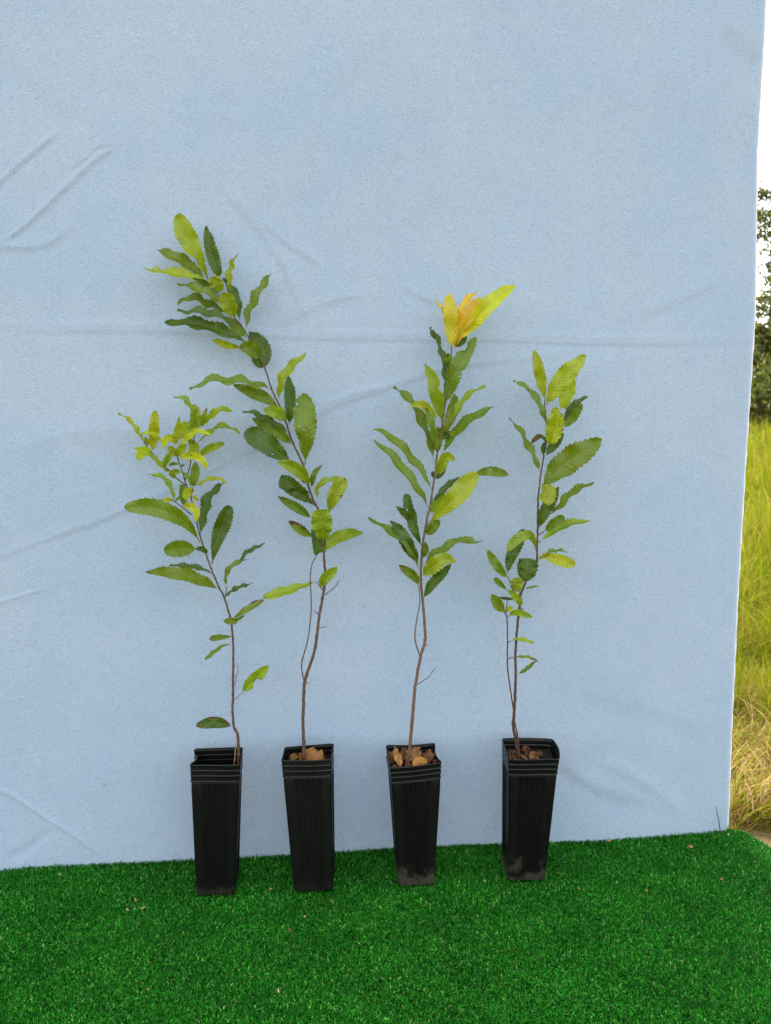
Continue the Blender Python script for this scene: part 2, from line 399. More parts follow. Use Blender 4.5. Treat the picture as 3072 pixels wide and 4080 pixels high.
    crease(dp((300, 1480), (600, 1460), (1000, 1480)), .0018, .04, 'ridge')
    Y = cloth_y(X) - D
    wrap = np.clip((X - (xr(Z) - .020)) / .020, 0, 1); Y = Y + .018 * wrap ** 3
    n, mm = X.shape; I = np.arange(n * mm).reshape(n, mm)
    Fs = np.stack([I[:-1, :-1], I[:-1, 1:], I[1:, 1:], I[1:, :-1]], -1).reshape(-1, 4)
    V = np.stack([X, Y, Z], -1)
    back = V[:, -1].copy(); back[:, 1] += .07; back[:, 0] -= .004          # cloth turned back round the edge
    nb = n * mm; B = np.stack([I[:-1, -1], nb + np.arange(n - 1), nb + 1 + np.arange(n - 1), I[1:, -1]], -1)
    mesh('cloth_sheet', np.vstack([V.reshape(-1, 3), back]), np.vstack([Fs, B[:, ::-1]]), M_CLOTH, root)
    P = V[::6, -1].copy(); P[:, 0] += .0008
    t = tube_geo(P, .0022 + .0006 * np.sin(np.arange(len(P)) * 1.7), 8); mesh('lit_edge_line', *t, M_LIT_EDGE, root)  # added pale tube: rim light on the fuzzy cloth edge, put into its colour
backdrop()

# ------------------------------------------------------------------ field beyond: grass, bushes, trees
def blades(name, x, y, z0, L, w, lean, az, cols, label, seg=3):
    N = len(x); dx, dy = np.cos(az), np.sin(az); th = rng.uniform(0, 2 * np.pi, N); wx, wy = np.cos(th), np.sin(th)
    rows = []
    for a, wd in zip(np.linspace(0, 1, seg + 1), [1, .9, .6, .12]):
        ang = lean * (.35 + .9 * a); hz = np.sin(ang) * L * a; vz = np.cos(ang) * L * a
        for sg in (-1, 1):
            rows.append(np.stack([x + dx * hz + wx * w * wd * sg, y + dy * hz + wy * w * wd * sg, z0 + vz], -1))
    k = len(rows); V = np.stack(rows, 1).reshape(-1, 3); i0 = np.arange(N)[:, None] * k
    Fs = np.concatenate([i0 + np.array([[2 * s, 2 * s + 1, 2 * s + 3, 2 * s + 2]]) for s in range(seg)], 0)
    tint = np.ones((N, 4)); tint[:, :3] = cols
    o = mesh(name, V, Fs, M_GRASS, attrs={'tint': np.repeat(tint, k, 0)}, smooth=False)
    return tag(o, label, 'grass', kind='stuff')
def wedge(n, r0, r1, a0=17, a1=46):
    r = np.sqrt(rng.uniform(r0 * r0, r1 * r1, n)); a = np.radians(rng.uniform(a0, a1, n)); return r * np.sin(a), r * np.cos(a), r
def pick(pal, n, p): return np.array(pal)[rng.choice(len(pal), n, p=p)] * rng.uniform(.75, 1.25, (n, 1))
G1, G2, G3, STR, BRN = [.170, .190, .006], [.125, .170, .004], [.25, .21, .022], [.30, .20, .06], [.17, .09, .02]
def field():
    xs, ys, ls, ws = [], [], [], []
    for n, r0, r1, hl, w in ((15000, 2.15, 3.2, .42, .0020), (20000, 3.2, 6, .45, .0030), (26000, 6, 14, .45, .007), (30000, 14, 42, .72, .02)):
        x, y, r = wedge(n, r0, r1)
        clump = .65 + .35 * np.sin(x * 9 / (1 + r * .1) + 1.3 * np.sin(y * 7)) * np.cos(y * 8 / (1 + r * .1))
        L = hl * rng.uniform(.45, 1.2, n) * clump
        ok = (y > cloth_y(x) + .50) | (x > 1.1)
        xs.append(x[ok]); ys.append(y[ok]); ls.append(L[ok]); ws.append(w * rng.uniform(.7, 1.4, n)[ok])
    x, y, L, w = map(np.concatenate, (xs, ys, ls, ws)); n = len(x)
    az = rng.normal(math.radians(200), 1.5, n)
    blades('meadow_grass', x, y, GZ + .011 * np.clip(np.hypot(x, y) - 6, 0, 40), L, w, np.abs(rng.normal(.42, .45, n)), az, pick([G1, G2, G3, STR, BRN], n, [.38, .34, .16, .09, .03]), 'tall yellow green meadow grass growing beyond the backdrop')
    n = 16000; x, y, r = wedge(n, 1.62, 2.7); ok = (y > cloth_y(x) + .30) | ((x > .80) & (y > cloth_y(x) + .05) & (turf_sd(x, y) < -.006)) | (x > .90)
    x, y = np.concatenate([x[ok], rng.uniform(.80, 1.06, 2600)]), np.concatenate([y[ok], rng.uniform(1.67, 2.05, 2600)])
    ok = turf_sd(x, y) < -.006; x, y = x[ok], y[ok]; n = len(x)
    saz = np.where(x < 1.2, rng.uniform(-.5, 1.9, n), rng.uniform(0, 6.28, n))
    blades('straw_litter', x, y, GZ + rng.uniform(0, .05, n), rng.uniform(.05, .24, n) * np.where(x < .95, .75, 1), rng.uniform(.0009, .0022, n), rng.normal(1.15, .25, n), saz, pick([STR, [.34, .24, .11], BRN, G3, G1], n, [.28, .14, .10, .20, .28]), 'dry straw and cut grass lying at the edge of the turf mat')
field()

def leaf_cards(C, sz, cols):
    n = len(C); A = rng.normal(size=(n, 3)); A /= np.linalg.norm(A, axis=1)[:, None]; B = np.cross(A, rng.normal(size=(n, 3))); B /= np.linalg.norm(B, axis=1)[:, None]
    s = sz * rng.uniform(.6, 1.4, (n, 1)); V = np.stack([C - A * s, C + B * s * .55, C + A * s, C - B * s * .55], 1).reshape(-1, 3)
    tint = np.ones((n, 4)); tint[:, :3] = cols; return V, np.arange(4 * n).reshape(n, 4), np.repeat(tint, 4, 0)
FG = [[.080, .098, .014], [.115, .125, .018], [.145, .145, .026], [.062, .076, .012]]
def tree(x, y, h, rad, name, label, cat, nb=46, per=130, base=.18, group='trees and bushes beyond the field', pal=FG, csz=.06):
    gz = GZ + .011 * max(0, math.hypot(x, y) - 6); root = empty(name, (x, y, gz), label, cat, group)
    zs = np.linspace(0, h * .96, 14); P = np.stack([x + .12 * np.sin(zs * .8 + x), y + .1 * np.cos(zs * .6 + x), gz + zs], -1)
    mesh('trunk', *tube_geo(P, h * .016 * (1 - zs / h * .93) + .01, 9), M_TRUNK, root)
    VV, FF, off, tips = [], [], 0, []
    for k in range(nb):
        t = base + (1 - base) * (k + rng.uniform(0, 1)) / nb; z = t * h * .97; a = rng.uniform(0, 6.283)
        R = rad * (1 - ((t - base) / (1 - base)) ** 1.5 * .82) * rng.uniform(.55, 1.1)
        p0 = np.array([np.interp(z, zs, P[:, 0]), np.interp(z, zs, P[:, 1]), gz + z]); d = np.array([math.cos(a), math.sin(a), rng.uniform(-.05, .5)])
        bp = np.array([p0 + d * R * s + np.array([0, 0, -.18 * R * s * s]) for s in (0, .4, .75, 1)])
        v, f_ = tube_geo(bp, h * .0035 * np.array([1, .7, .45, .2]), 5); VV.append(v); FF += [tuple(i + off for i in q) for q in f_]; off += len(v)
        for s in np.linspace(.3, 1, 4): tips.append((p0 + d * R * s + np.array([0, 0, -.18 * R * s * s]), R * (.20 + .12 * s)))
    mesh('limbs', np.vstack(VV), FF, M_TRUNK, root)
    Cs, cols = [], []
    for c, r_ in tips:
        n = max(6, int(per / 4 * rng.uniform(.3, 1.5))); q = rng.normal(size=(n, 3)) * np.array([r_, r_, r_ * .6]) * .75
        Cs.append(c + q); cols.append(np.tile(np.array(pal[rng.integers(len(pal))]) * rng.uniform(.7, 1.35), (n, 1)) * rng.uniform(.7, 1.3, (n, 1)))
    v, f_, tint = leaf_cards(np.vstack(Cs), csz, np.vstack(cols))
    v[:, 2] = np.maximum(v[:, 2], gz)
    mesh('crown', v, f_, M_FOL, root, attrs={'tint': tint}, smooth=False)
def A(deg, r): return r * math.sin(math.radians(deg)), r * math.cos(math.radians(deg))
tree(*A(25.9, 27), 8.5, 2.0, 'field_tree', 'tall thin leaved tree showing beside the right edge of the backdrop', 'tree', 54, 170, .22)
tree(*A(29.5, 29), 9.5, 2.4, 'field_tree', 'tree standing right of the tall one at the field edge', 'tree', 56, 130, .2)
tree(*A(22.0, 30), 10.2, 2.6, 'field_tree', 'tree standing hidden behind the right part of the backdrop', 'tree', 46, 110, .2)
tree(*A(35, 31), 11, 2.9, 'field_tree', 'far right tree at the field edge', 'tree', 46, 110, .2)
bl = ['dark low bush at the field edge just right of the backdrop', 'low bush behind the backdrop edge at the end of the field', 'low bush below the tree right of the tall one', 'rounded bush further right at the end of the field', 'last bush on the right of the field edge']
for (a, r, h, rad), l in zip(((25.8, 23, 2.9, 1.7), (22.6, 24, 2.8, 1.8), (29, 24, 2.8, 1.8), (33, 25, 3.0, 1.9), (37, 26, 2.8, 1.8)), bl):
    tree(*A(a, r), h, rad, 'bush', l, 'bush', 34, 260, .05, csz=.06)

# ------------------------------------------------------------------ pots
POTS = [  # rim corners FL FR BR BL, base FL FR (photo pixels), height, mud, fill height
    (((756, 3053), (958, 3051), (968, 2980), (775, 2986)), ((780, 3570), (935, 3564)), .265, .35, .195),
    (((1120, 3036), (1320, 3030), (1330, 2965), (1135, 2980)), ((1170, 3553), (1328, 3551)), .265, .12, .243),
    (((1554, 3065), (1763, 3043), (1734, 2962), (1538, 2971)), ((1588, 3531), (1732, 3523)), .252, .85, .230),
    (((2027, 3029), (2229, 3029), (2200, 2947), (1999, 2945)), ((2023, 3509), (2174, 3507)), .260, .75, .238)]
POT_LABEL = ['tall black square pot with dented left rim, leftmost of the row',
             'black square pot leaning a little, second from the left, with a tan leaf in it',
             'black square pot full of curled brown leaves with mud at its lower left corner',
             'black square pot with a pale dusty band near its base, rightmost of the row']
def unit_ring(flute, rad, scale, nf=24):
    """rounded unit square, points counter-clockwise from front-left; flute pushes the flats inward"""
    pts = []
    def side(p0, p1, nrm):
        for i in range(nf * 2):
            t = i / (nf * 2); p = np.array(p0) * (1 - t) + np.array(p1) * t
            k = 0
            if .14 < t < .86 and flute: k = flute * (.5 - .5 * math.cos((t - .14) / .72 * 2 * math.pi * 5)) ** .8
            pts.append(p - np.array(nrm) * k)
    def corner(c, a0):
        for i in range(7):
            a = a0 + math.pi / 2 * i / 7; pts.append(np.array(c) + rad * np.array([math.cos(a), math.sin(a)]))
    r = rad
    side((r, 0), (1 - r, 0), (0, -1)); corner((1 - r, r), -math.pi / 2)
    side((1, r), (1, 1 - r), (1, 0)); corner((1 - r, 1 - r), 0)
    side((1 - r, 1), (r, 1), (0, 1)); corner((r, 1 - r), math.pi / 2)
    side((0, 1 - r), (0, r), (-1, 0)); corner((r, r), math.pi)
    return (np.array(pts) - .5) * scale + .5
POT_INFO = []
def pot(i):
    rimpx, basepx, H, mud, fill = POTS[i]
    T = [on_z(*p, H) for p in rimpx]; b0, b1 = on_z(*basepx[0], .002), on_z(*basepx[1], .002)
    e = b1 - b0; dep = np.array([-e[1], e[0], 0]); B = [b0, b1, b1 + dep, b0 + dep]
    topd = sum(np.linalg.norm(T[a] - T[b]) for a, b in ((0, 3), (1, 2))) / 2
    root = empty('plant_pot', tuple(sum(B) / 4), POT_LABEL[i], 'plant pot', 'row of four black pots on the turf')
    def place(ab, h):
        a, b = ab[:, 0:1], ab[:, 1:2]
        def q(C): return C[0] * (1 - a) * (1 - b) + C[1] * a * (1 - b) + C[2] * a * b + C[3] * (1 - a) * b
        P = q(B) * (1 - h) + q(T) * h; P[:, 2] = h * H + .002
        if h > .8:
            k = (h - .8) / .2; av, bv = ab[:, 0], ab[:, 1]
            left = np.exp(-(av / .12) ** 2); right = np.exp(-((av - 1) / .12) ** 2); front = np.exp(-(bv / .12) ** 2); bk = np.exp(-((bv - 1) / .12) ** 2)
            if i == 0: P[:, 0] += k * .009 * left * np.sin(bv * 3.1) ** 3; P[:, 2] -= k * .004 * left * np.sin(bv * 3.1)
            if i == 2: P[:, 0] -= k * .006 * right * np.sin(bv * 3.1); P[:, 2] -= k * .004 * right * np.sin(bv * 3.1) + k * .003 * bk * np.sin(av * 3.1)
            if i == 3: P[:, 0] += k * .006 * right * np.sin(bv * 3.1); P[:, 1] += k * .003 * bk * np.sin(av * 3.1)
            if i == 1: P[:, 2] -= k * .002 * left * np.sin(bv * 3.1)
            P[:, 1] += k * .0015 * front * np.sin(av * 6.2 + i)
        return P
    def loft(spec, closed=None):
        rings = [place(unit_ring(fl, rd, sc), h) for h, sc, fl, rd in spec]; n = len(rings[0]); V = np.vstack(rings); Fs = []
        j = np.arange(n); k = (j + 1) % n
        for r_ in range(len(rings) - 1): Fs.append(np.stack([r_ * n + j, r_ * n + k, (r_ + 1) * n + k, (r_ + 1) * n + j], -1))
        Fl = [tuple(f) for f in np.vstack(Fs)]
        if closed: Fl.append(tuple(range(n))[::-1])
        return V, Fl
    hr = .868; fr = fill / H
    R0 = .085
    body = [(0, .95, .0, .10), (.004, .985, .02, .10), (.014, 1.0, .026, .10)]
    for h in np.linspace(.06, .80, 10): body.append((h, 1.0, .040, .09))
    body += [(.83, .995, .030, R0), (.848, .99, .018, R0), (.858, .985, .004, R0), (hr, .985, 0, R0), (hr, .945, 0, R0), (.852, .945, .002, R0), (.843, .945, .045, R0), (min(fr, .83) - .1, .945, .03, R0)]
    o = mesh('body', *loft(body, True), M_POT, root); o.color = (1, 1, 1, mud)
    rim = [(hr + .001, .965, 0, R0), (hr + .001, 1.0, 0, R0)]
    hs_ = np.linspace(hr + .004, .994, 42)
    def prof(h):
        s = 1.0
        for hc, am in ((.872, .022), (.914, .020), (.953, .020), (.992, .018)): s += am * math.exp(-((h - hc) / .0045) ** 2)
        return s
    rim += [(h, prof(h), 0, R0) for h in hs_]
    rim += [(1.0, 1.012, 0, R0), (1.001, .99, 0, R0), (.999, .968, 0, R0)]
    rim += [(h, prof(h) - .045, 0, R0) for h in hs_[::-1]] + [(hr + .001, .955, 0, R0), (hr + .001, .965, 0, R0)]
    o = mesh('rim', *loft(rim), M_RIM, root); o.color = (1, 1, 1, 0)
    # soil: separate loose thing inside the pot
    gx = np.linspace(.045, .955, 34); AA, BB = np.meshgrid(gx, gx); P = place(np.stack([AA.ravel(), BB.ravel()], -1), fr)
    P[:, 2] += rng.normal(0, .0016, len(P)) + .003 * np.sin(AA.ravel() * 9 + i) * np.sin(BB.ravel() * 7)
    I = np.arange(34 * 34).reshape(34, 34); Fs = np.stack([I[:-1, :-1], I[:-1, 1:], I[1:, 1:], I[1:, :-1]], -1).reshape(-1, 4)
    s = mesh('potting_soil', P, Fs, M_SOIL); tag(s, ['dark soil deep inside the leftmost pot', 'dark soil under the tan leaf in the second pot', 'dark soil under the heap of curled leaves in the third pot', 'dark soil with crumbled leaves in the rightmost pot'][i], 'soil', kind='stuff')
    POT_INFO.append(dict(Yc=float(sum(T)[1] / 4), fill=fill, H=H, T=T))
for i in range(4): pot(i)

# ------------------------------------------------------------------ seedlings
CROP = dict(A=(440, 1560, 2.38), B=(440, 2200, 2.38), C=(540, 840, 2.0825), D=(740, 1380, 2.2514), E=(980, 1840, 3.332), F=(1440, 1100, 2.603), G=(1440, 1640, 2.603),
            H=(1880, 1360, 2.975), I=(1900, 1980, 3.204), J=(1100, 2300, 2.38), K=(700, 2900, 2.38), L=(1480, 2880, 2.0825), M=(1900, 2400, 3.2525), N=(1500, 2900, 2.192), S=(0, 0, 1))
def px(crop, s):
    ox, oy, k = CROP[crop]; return [(ox + float(a) / k, oy + float(b) / k) for a, b in (q.split(',') for q in s.split())]
COLR = dict(D=(.042, .090, .003), M=(.098, .165, .003), L=(.170, .248, .004), Y=(.230, .285, .004), Z=(.300, .368, .005), W=(.36, .43, .006), P=(.41, .40, .010), O=(.50, .34, .016), B=(.085, .06, .012))
HOLES = {}
def prof_w(t, shape):
    tb = np.clip((t - .05) / .95, 0, 1)
    if shape == 'o': p = (1.0, .50)
    elif shape == 'e': p = (.62, .60)
    elif shape == 'r': p = (.55, .32)
    elif shape == 'b': p = (.45, .85)
    else: p = (.75, .82)
    a, b = p; m = a / (a + b); w = tb ** a * (1 - tb) ** b / (m ** a * (1 - m) ** b)
    return np.maximum(w, .055 * (t < .12))
def leaf_mesh(name, P3, W, shape, roll, seed, parent, mat, color, fold=.30, wave=.06, tooth=.15, dry=(), notch=(), holes=(), twist=0., up=True, curl=0.0, spot=.3, nt=None):
    r = np.random.default_rng(seed); n, hc = 90, 6
    C = catmull(P3, n); T = np.gradient(C, axis=0); T /= np.linalg.norm(T, axis=1)[:, None] + 1e-12
    Vw = CAM - C; Vw /= np.linalg.norm(Vw, axis=1)[:, None]
    S = np.cross(T, Vw); S /= np.linalg.norm(S, axis=1)[:, None] + 1e-12; N = np.cross(S, T)
    t = np.linspace(0, 1, n); wv = prof_w(t, shape) * W / 2
    tw = roll + twist * (t - .35)
    Sr = S * np.cos(tw)[:, None] + N * np.sin(tw)[:, None]; Nr = N * np.cos(tw)[:, None] - S * np.sin(tw)[:, None]
    Ln = np.linalg.norm(np.diff(C, axis=0), axis=1).sum(); nt = nt or int(np.clip(Ln / .0066, 8, 16)); p1, p2 = r.uniform(0, 6.28, 2)
    us = np.linspace(-1, 1, 2 * hc + 1); V = np.zeros((n, len(us), 3)); dv = np.zeros((n, len(us)))
    for j, u in enumerate(us):
        sgn = np.sign(u); au = abs(u); ww = wv.copy()
        if au == 1: ww = wv * (1 + tooth * 1.3 * ((t * nt + .2 * sgn) % 1.0) - tooth * .4)
        for (tc, sd_, dep, hw) in notch:
            if sd_ * sgn > 0: ww = ww * (1 - dep * np.clip(1.6 * np.exp(-((t - tc) / hw) ** 2), 0, 1))
        lift = fold * au * ww + wave * W * au ** 2 * np.sin(t * 2 * np.pi * 3.3 + (p1 if sgn > 0 else p2)) * np.clip(t * 4, 0, 1) - curl * au ** 2 * ww
        lift = lift + .014 * W * np.sin((t - .1 * au) * nt * 6.28) * au * np.clip(t * 5, 0, 1)
        if mat == M_DRY: lift = lift + W * (.030 * np.sin(15 * t + 4 * u + p1) * np.cos(4 * u - 8 * t + p2) + .02 * np.sin(29 * t - 6 * u + p2))
        V[:, j] = C + Sr * (u * ww)[:, None] + Nr * lift[:, None]
        for (tc, uc, rr, am) in dry: dv[:, j] = np.maximum(dv[:, j], am * np.exp(-((t - tc) ** 2 + ((u - uc) * .28) ** 2) / rr ** 2))
    if name == 'leaf' or True:
        ym = cloth_y(V[..., 0]) - .010; V[..., 1] = np.minimum(V[..., 1], ym)
    m = len(us); I = np.arange(n * m).reshape(n, m); Q = np.stack([I[:-1, :-1], I[:-1, 1:], I[1:, 1:], I[1:, :-1]], -1)
    tm = (t[:-1] + t[1:]) / 2; um = (us[:-1] + us[1:]) / 2; keep = np.ones((n - 1, m - 1), bool)
    for (tc, uc, rr) in holes:
        jj = 1 + .35 * np.sin(np.arctan2(um[None, :] - uc, (tm[:, None] - tc) * 4) * 3 + tc * 40)
        keep &= ((tm[:, None] - tc) ** 2 + ((um[None, :] - uc) * .25) ** 2) > (rr * jj) ** 2
    F_ = Q[keep].reshape(-1, 4)
    uv = np.stack(np.broadcast_arrays((us[None, :] + 1) / 2, t[:, None]), -1).reshape(-1, 2)
    o = mesh(name, V.reshape(-1, 3), F_, mat, parent, uv=uv, attrs={'dry': dv.ravel()})
    o.color = (*color, spot); return o

LSEED = [100]
def depth_of(info, z):      # the stems lean back a little towards the cloth as they rise
    return info['Yc'] + .045 * max(0, z - .30)
def p3(info, q, off=0.0):
    Y = info['Yc']
    for _ in range(4): P = on_y(q[0], q[1], Y); Y = depth_of(info, P[2])
    d = CAM - P; return P + d / np.linalg.norm(d) * off
def add_leaf(info, root, crop, pts, w, col, shape='l', d=None, roll=None, mid=None, name='leaf', label=None, **kw):
    LSEED[0] += 1; r = np.random.default_rng(LSEED[0]); q = px(crop, pts); k = CROP[crop][2]
    sc = info['Yc'] * 1.04 / FPX; Lpx = sum(math.dist(a, b) for a, b in zip(q, q[1:])); L = Lpx * sc; wpx = w / k
    narrow = wpx / Lpx < .34 and not kw; wpx *= .82 if narrow else .95
    tw = max(wpx, min(.20 * Lpx, 52)) ; th = math.acos(min(1, wpx / tw)) * .9
    if d is None: d = r.uniform(-.28, .42)
    s = np.linspace(0, 1, len(q)); arch = r.uniform(.0, .14) if mid is None else mid
    rp = r.uniform(0, 6.28)
    q = catmull(np.array([(a, b, 0.) for a, b in q]), 9)[:, :2]; s = np.linspace(0, 1, 9); rip = r.uniform(.015, .04)
    P = [p3(info, a, L * (d * t + arch * 4 * t * (1 - t) + rip * math.sin(9 * t + rp) * min(1, t * 4))) for a, t in zip(q, s)]
    # the upper face looks up: choose the roll that keeps it so
    T = np.array(P[-1]) - np.array(P[0]); Vw = CAM - np.array(P[0]); Vw /= np.linalg.norm(Vw); S = np.cross(T, Vw); S /= np.linalg.norm(S) + 1e-9; N = np.cross(S, T); N /= np.linalg.norm(N) + 1e-9
    if roll is None:
        up1 = (N * math.cos(th) - S * math.sin(th))[2]; up2 = (N * math.cos(th) + S * math.sin(th))[2]; roll = th if up1 > up2 else -th
    c = np.array(COLR[col]) * r.uniform(.92, 1.15) * np.array([r.uniform(.9, 1.12), 1, r.uniform(.8, 1.2)])
    kw.setdefault('spot', {'D': .35, 'M': .3, 'L': .25, 'B': .8}.get(col, .08))
    kw.setdefault('fold', r.uniform(.22, .60)); kw.setdefault('twist', r.uniform(-.3, .3)); kw.setdefault('wave', r.uniform(.10, .22) if narrow else r.uniform(.06, .13)); kw.setdefault('tooth', .20 if narrow else .16)
    o = leaf_mesh(name, P, tw * sc, shape, roll, LSEED[0], root, M_LEAF, tuple(c), **kw)
    if label: o['label'] = label
    return o
def add_stem(info, root, segs, r0, r1, name='stem', col=(.100, .048, .022), nub=.25, off0=0.0, off1=0.0, label=None, basez=None):
    q = []
    for crop, s in segs: q += px(crop, s)
    P = [p3(info, a, off0 + (off1 - off0) * i / max(1, len(q) - 1)) for i, a in enumerate(q)]
    if basez is not None: b = np.array(P[0]); b[2] = basez; b[1] += .004; P = [b] + P
    Ltot = sum(np.linalg.norm(np.array(a) - np.array(b)) for a, b in zip(P, P[1:])); n = int(max(12, Ltot / .0032))
    C = catmull(P, n); sc = info['Yc'] * 1.04 / FPX; t = np.linspace(0, 1, n); rad = (r0 + (r1 - r0) * t) * sc / 2
    LSEED[0] += 1; r = np.random.default_rng(LSEED[0]); k = np.zeros(n)
    for c in np.arange(r.uniform(0, .02), Ltot, r.uniform(.016, .022)): k += nub * r.uniform(.3, 1.3) * np.exp(-((t * Ltot - c) / .0022) ** 2)
    C = C + r.normal(0, .00025, C.shape) + (np.array([1., 0, 0]) * (k * rad * r.choice([-1, 1], n))[:, None] * .5)
    o = mesh(name, *tube_geo(C, rad * (1 + k), 9), M_BARK, root); o.color = (*col, 1)
    if label: o['label'] = label
    return o
def seedling(i, label):
    q = POT_INFO[i]; r = empty('chestnut_seedling', (float(sum(q['T'])[0] / 4), q['Yc'], q['fill']), label, 'seedling', 'potted seedlings in a row'); return q, r

# --- leftmost seedling
nf, R = seedling(0, 'seedling with a tuft of small yellow green leaves at its top, in the leftmost pot')
st = add_stem(nf, R, [('B', '1218,2010 1214,1850 1206,1720 1172,1660 1158,1500 1162,1380 1163,1200 1165,1000 1163,850 1143,650 1110,530 1075,420 1030,330 972,200 910,30'), ('A', '850,1370 815,1230 765,1010 720,890 680,750 640,640 625,540')], 11.5, 4.2, basez=nf['fill'])
for sg, a, b in (([('A', '718,892 620,815 520,708 430,622 350,525 318,470')], 5, 3), ([('A', '712,835 740,760 762,662 782,500 805,400 852,335')], 5, 3), ([('A', '770,1170 690,1105 610,1045 592,1020')], 5, 3), ([('A', '762,1010 770,960 785,915')], 4, 3), ([('B', '1088,435 1095,380 1103,325')], 4, 3)):
    add_stem(nf, R, sg, a, b, 'twig', (.075, .05, .03), off1=.008)
add_stem(nf, R, [('B', '1172,1405 1215,1362 1265,1318')], 3.6, 2.4, 'twig', (.12, .08, .06)); add_stem(nf, R, [('B', '1178,1262 1192,1190 1210,1120 1202,1075 1195,1040')], 4, 2.2, 'twig', (.13, .075, .06))
add_stem(nf, R, [('B', '1186,1700 1190,1760 1184,1880 1172,2030')], 2.4, 3.4, 'twig', (.30, .18, .06), off1=.02, label='thin dry straw coloured twig')
for a in [
 ('A', '318,475 230,355 150,260 70,208', 42, 'Y'), ('A', '398,572 415,380 427,178', 112, 'Y', 'e', .1), ('A', '350,525 340,480 332,425', 45, 'Y'), ('A', '355,505 382,468 408,452', 40, 'Z'),
 ('A', '520,500 425,425 350,396 275,412', 40, 'Z'), ('A', '395,612 335,565 295,580 262,655', 88, 'Z', 'e', .3), ('A', '330,555 270,540 213,540', 26, 'Z'), ('A', '560,775 470,690 400,620 352,575', 52, 'L'),
 ('A', '512,708 545,630 592,560', 62, 'L', 'e'), ('A', '622,818 585,790 600,765 668,756', 60, 'L', 'e', .3), ('A', '548,706 595,685 650,690', 36, 'M'), ('A', '668,712 685,702 703,692', 22, 'M'),
 ('A', '610,500 635,360 656,235', 76, 'Y', 'b', .1), ('A', '675,460 700,360 716,288', 82, 'Z', 'o', -.1), ('A', '632,500 560,435 520,470 490,536', 70, 'Z', 'e', .3), ('A', '632,615 585,560 545,525', 70, 'Y', 'e'),
 ('A', '640,612 680,540 722,500', 84, 'Y', 'e', .2), ('A', '650,530 750,440 850,388 962,428', 58, 'Z', 'l', .5), ('A', '615,462 670,442 716,450', 24, 'Z', 'l', .4), ('A', '642,622 760,612 860,640 916,735', 80, 'Z', 'e', .5),
 ('A', '812,380 808,250 798,118', 98, 'Y', 'e', .0), ('A', '800,380 770,200 700,85 597,45', 48, 'L', 'l', .2), ('A', '755,540 768,400 770,220', 62, 'L'), ('A', '862,335 885,240 918,150', 50, 'L', 'b', .1, dict(dry=((1, 0, .22, .8),))),
 ('A', '858,330 960,235 1060,172 1172,200', 68, 'L', 'l', .3), ('A', '828,485 930,405 1060,340 1232,390', 36, 'L'), ('A', '780,460 795,535 790,614', 98, 'L', 'r', .4), ('A', '832,625 930,545 1082,488', 82, 'L', 'e', .0),
 ('A', '788,912 800,790 808,668', 86, 'M', 'e', -.1), ('A', '772,915 742,820 680,757', 40, 'L'), ('A', '796,918 900,855 1000,832 1120,876', 32, 'Y', 'l', .3), ('A', '798,955 745,945 722,985 722,1034', 82, 'Z', 'e', .4),
 ('A', '775,985 800,1005 832,1038', 36, 'Z'), ('A', '700,1090 690,980 676,878', 76, 'M', 'e', -.2), ('A', '612,1045 560,920 480,820 350,786', 42, 'L'), ('A', '602,1045 535,1022 465,1080', 50, 'Z', 'e', .3),
 ('A', '608,1045 660,1000 708,988', 32, 'L'), ('A', '680,1085 765,1090 815,1150 808,1236', 82, 'Z', 'e', .5), ('A', '852,1432 740,1270 600,1170 400,1100 132,1095', 158, 'M', 'o', .5, dict(spot=.5, fold=.35)),
 ('A', '853,1362 890,1180 945,1000 1075,868', 108, 'D', 'l', -.3), ('A', '962,1640 1010,1420 1070,1240 1128,1078', 152, 'D', 'o', -.1, dict(spot=.7)), ('A', '928,1535 870,1495 808,1490', 50, 'D', 'e'), ('A', '812,1494 680,1490 508,1508', 158, 'M', 'e', .3, dict(spot=.6)),
 ('B', '972,205 850,165 700,142 560,125', 44, 'D'), ('B', '1030,352 900,290 720,225 520,195 328,185', 118, 'M', 'l', .4, dict(dry=((1, 0, .14, .9),), spot=.6)), ('B', '1096,325 1110,210 1180,125 1292,68', 48, 'M'), ('B', '1215,110 1290,20 1360,-20 1466,-82', 46, 'D', 'l', -.5),
 ('B', '1088,428 1170,365 1350,295', 44, 'D'), ('B', '1152,635 1270,560 1456,453', 66, 'M', 'o', .1, dict(dry=((.75, -1, .16, .8), (1, 0, .12, .9)), spot=.7)), ('B', '1165,645 1220,630 1272,598', 34, 'M', 'e'), ('B', '1212,652 1150,655 1074,655', 70, 'M', 'e', .6),
 ('B', '1162,800 1080,805 938,820', 60, 'M', 'o', .1, dict(dry=((.9, -.9, .15, .8),))), ('B', '1150,890 1100,878 1020,925 898,1022', 40, 'M', 'o', .0, dict(dry=((1, 0, .12, .8),))),
 ('B', '1255,1320 1350,1220 1496,1080', 122, 'L', 'e', .1, dict(notch=((.50, 1, .75, .09),), dry=((.5, .5, .1, .7),), tooth=.03, roll=0)),
 ('B', '1150,1648 1000,1615 812,1645', 112, 'D', 'e', .3, dict(dry=((.55, 1, .13, .9), (.18, .9, .12, .9), (1, 0, .09, 1), (.93, -.6, .1, .8)), tooth=.04))]:
    a = list(a) + [None] * (7 - len(a)); kw = a[6] or {}; add_leaf(nf, R, a[0], a[1], a[2], a[3], a[4] or 'l', a[5], **kw)

def leaves(nf, R, rows):
    for a in rows:
        a = list(a) + [None] * (7 - len(a)); kw = a[6] or {}; add_leaf(nf, R, a[0], a[1], a[2], a[3], a[4] or 'l', a[5], **kw)

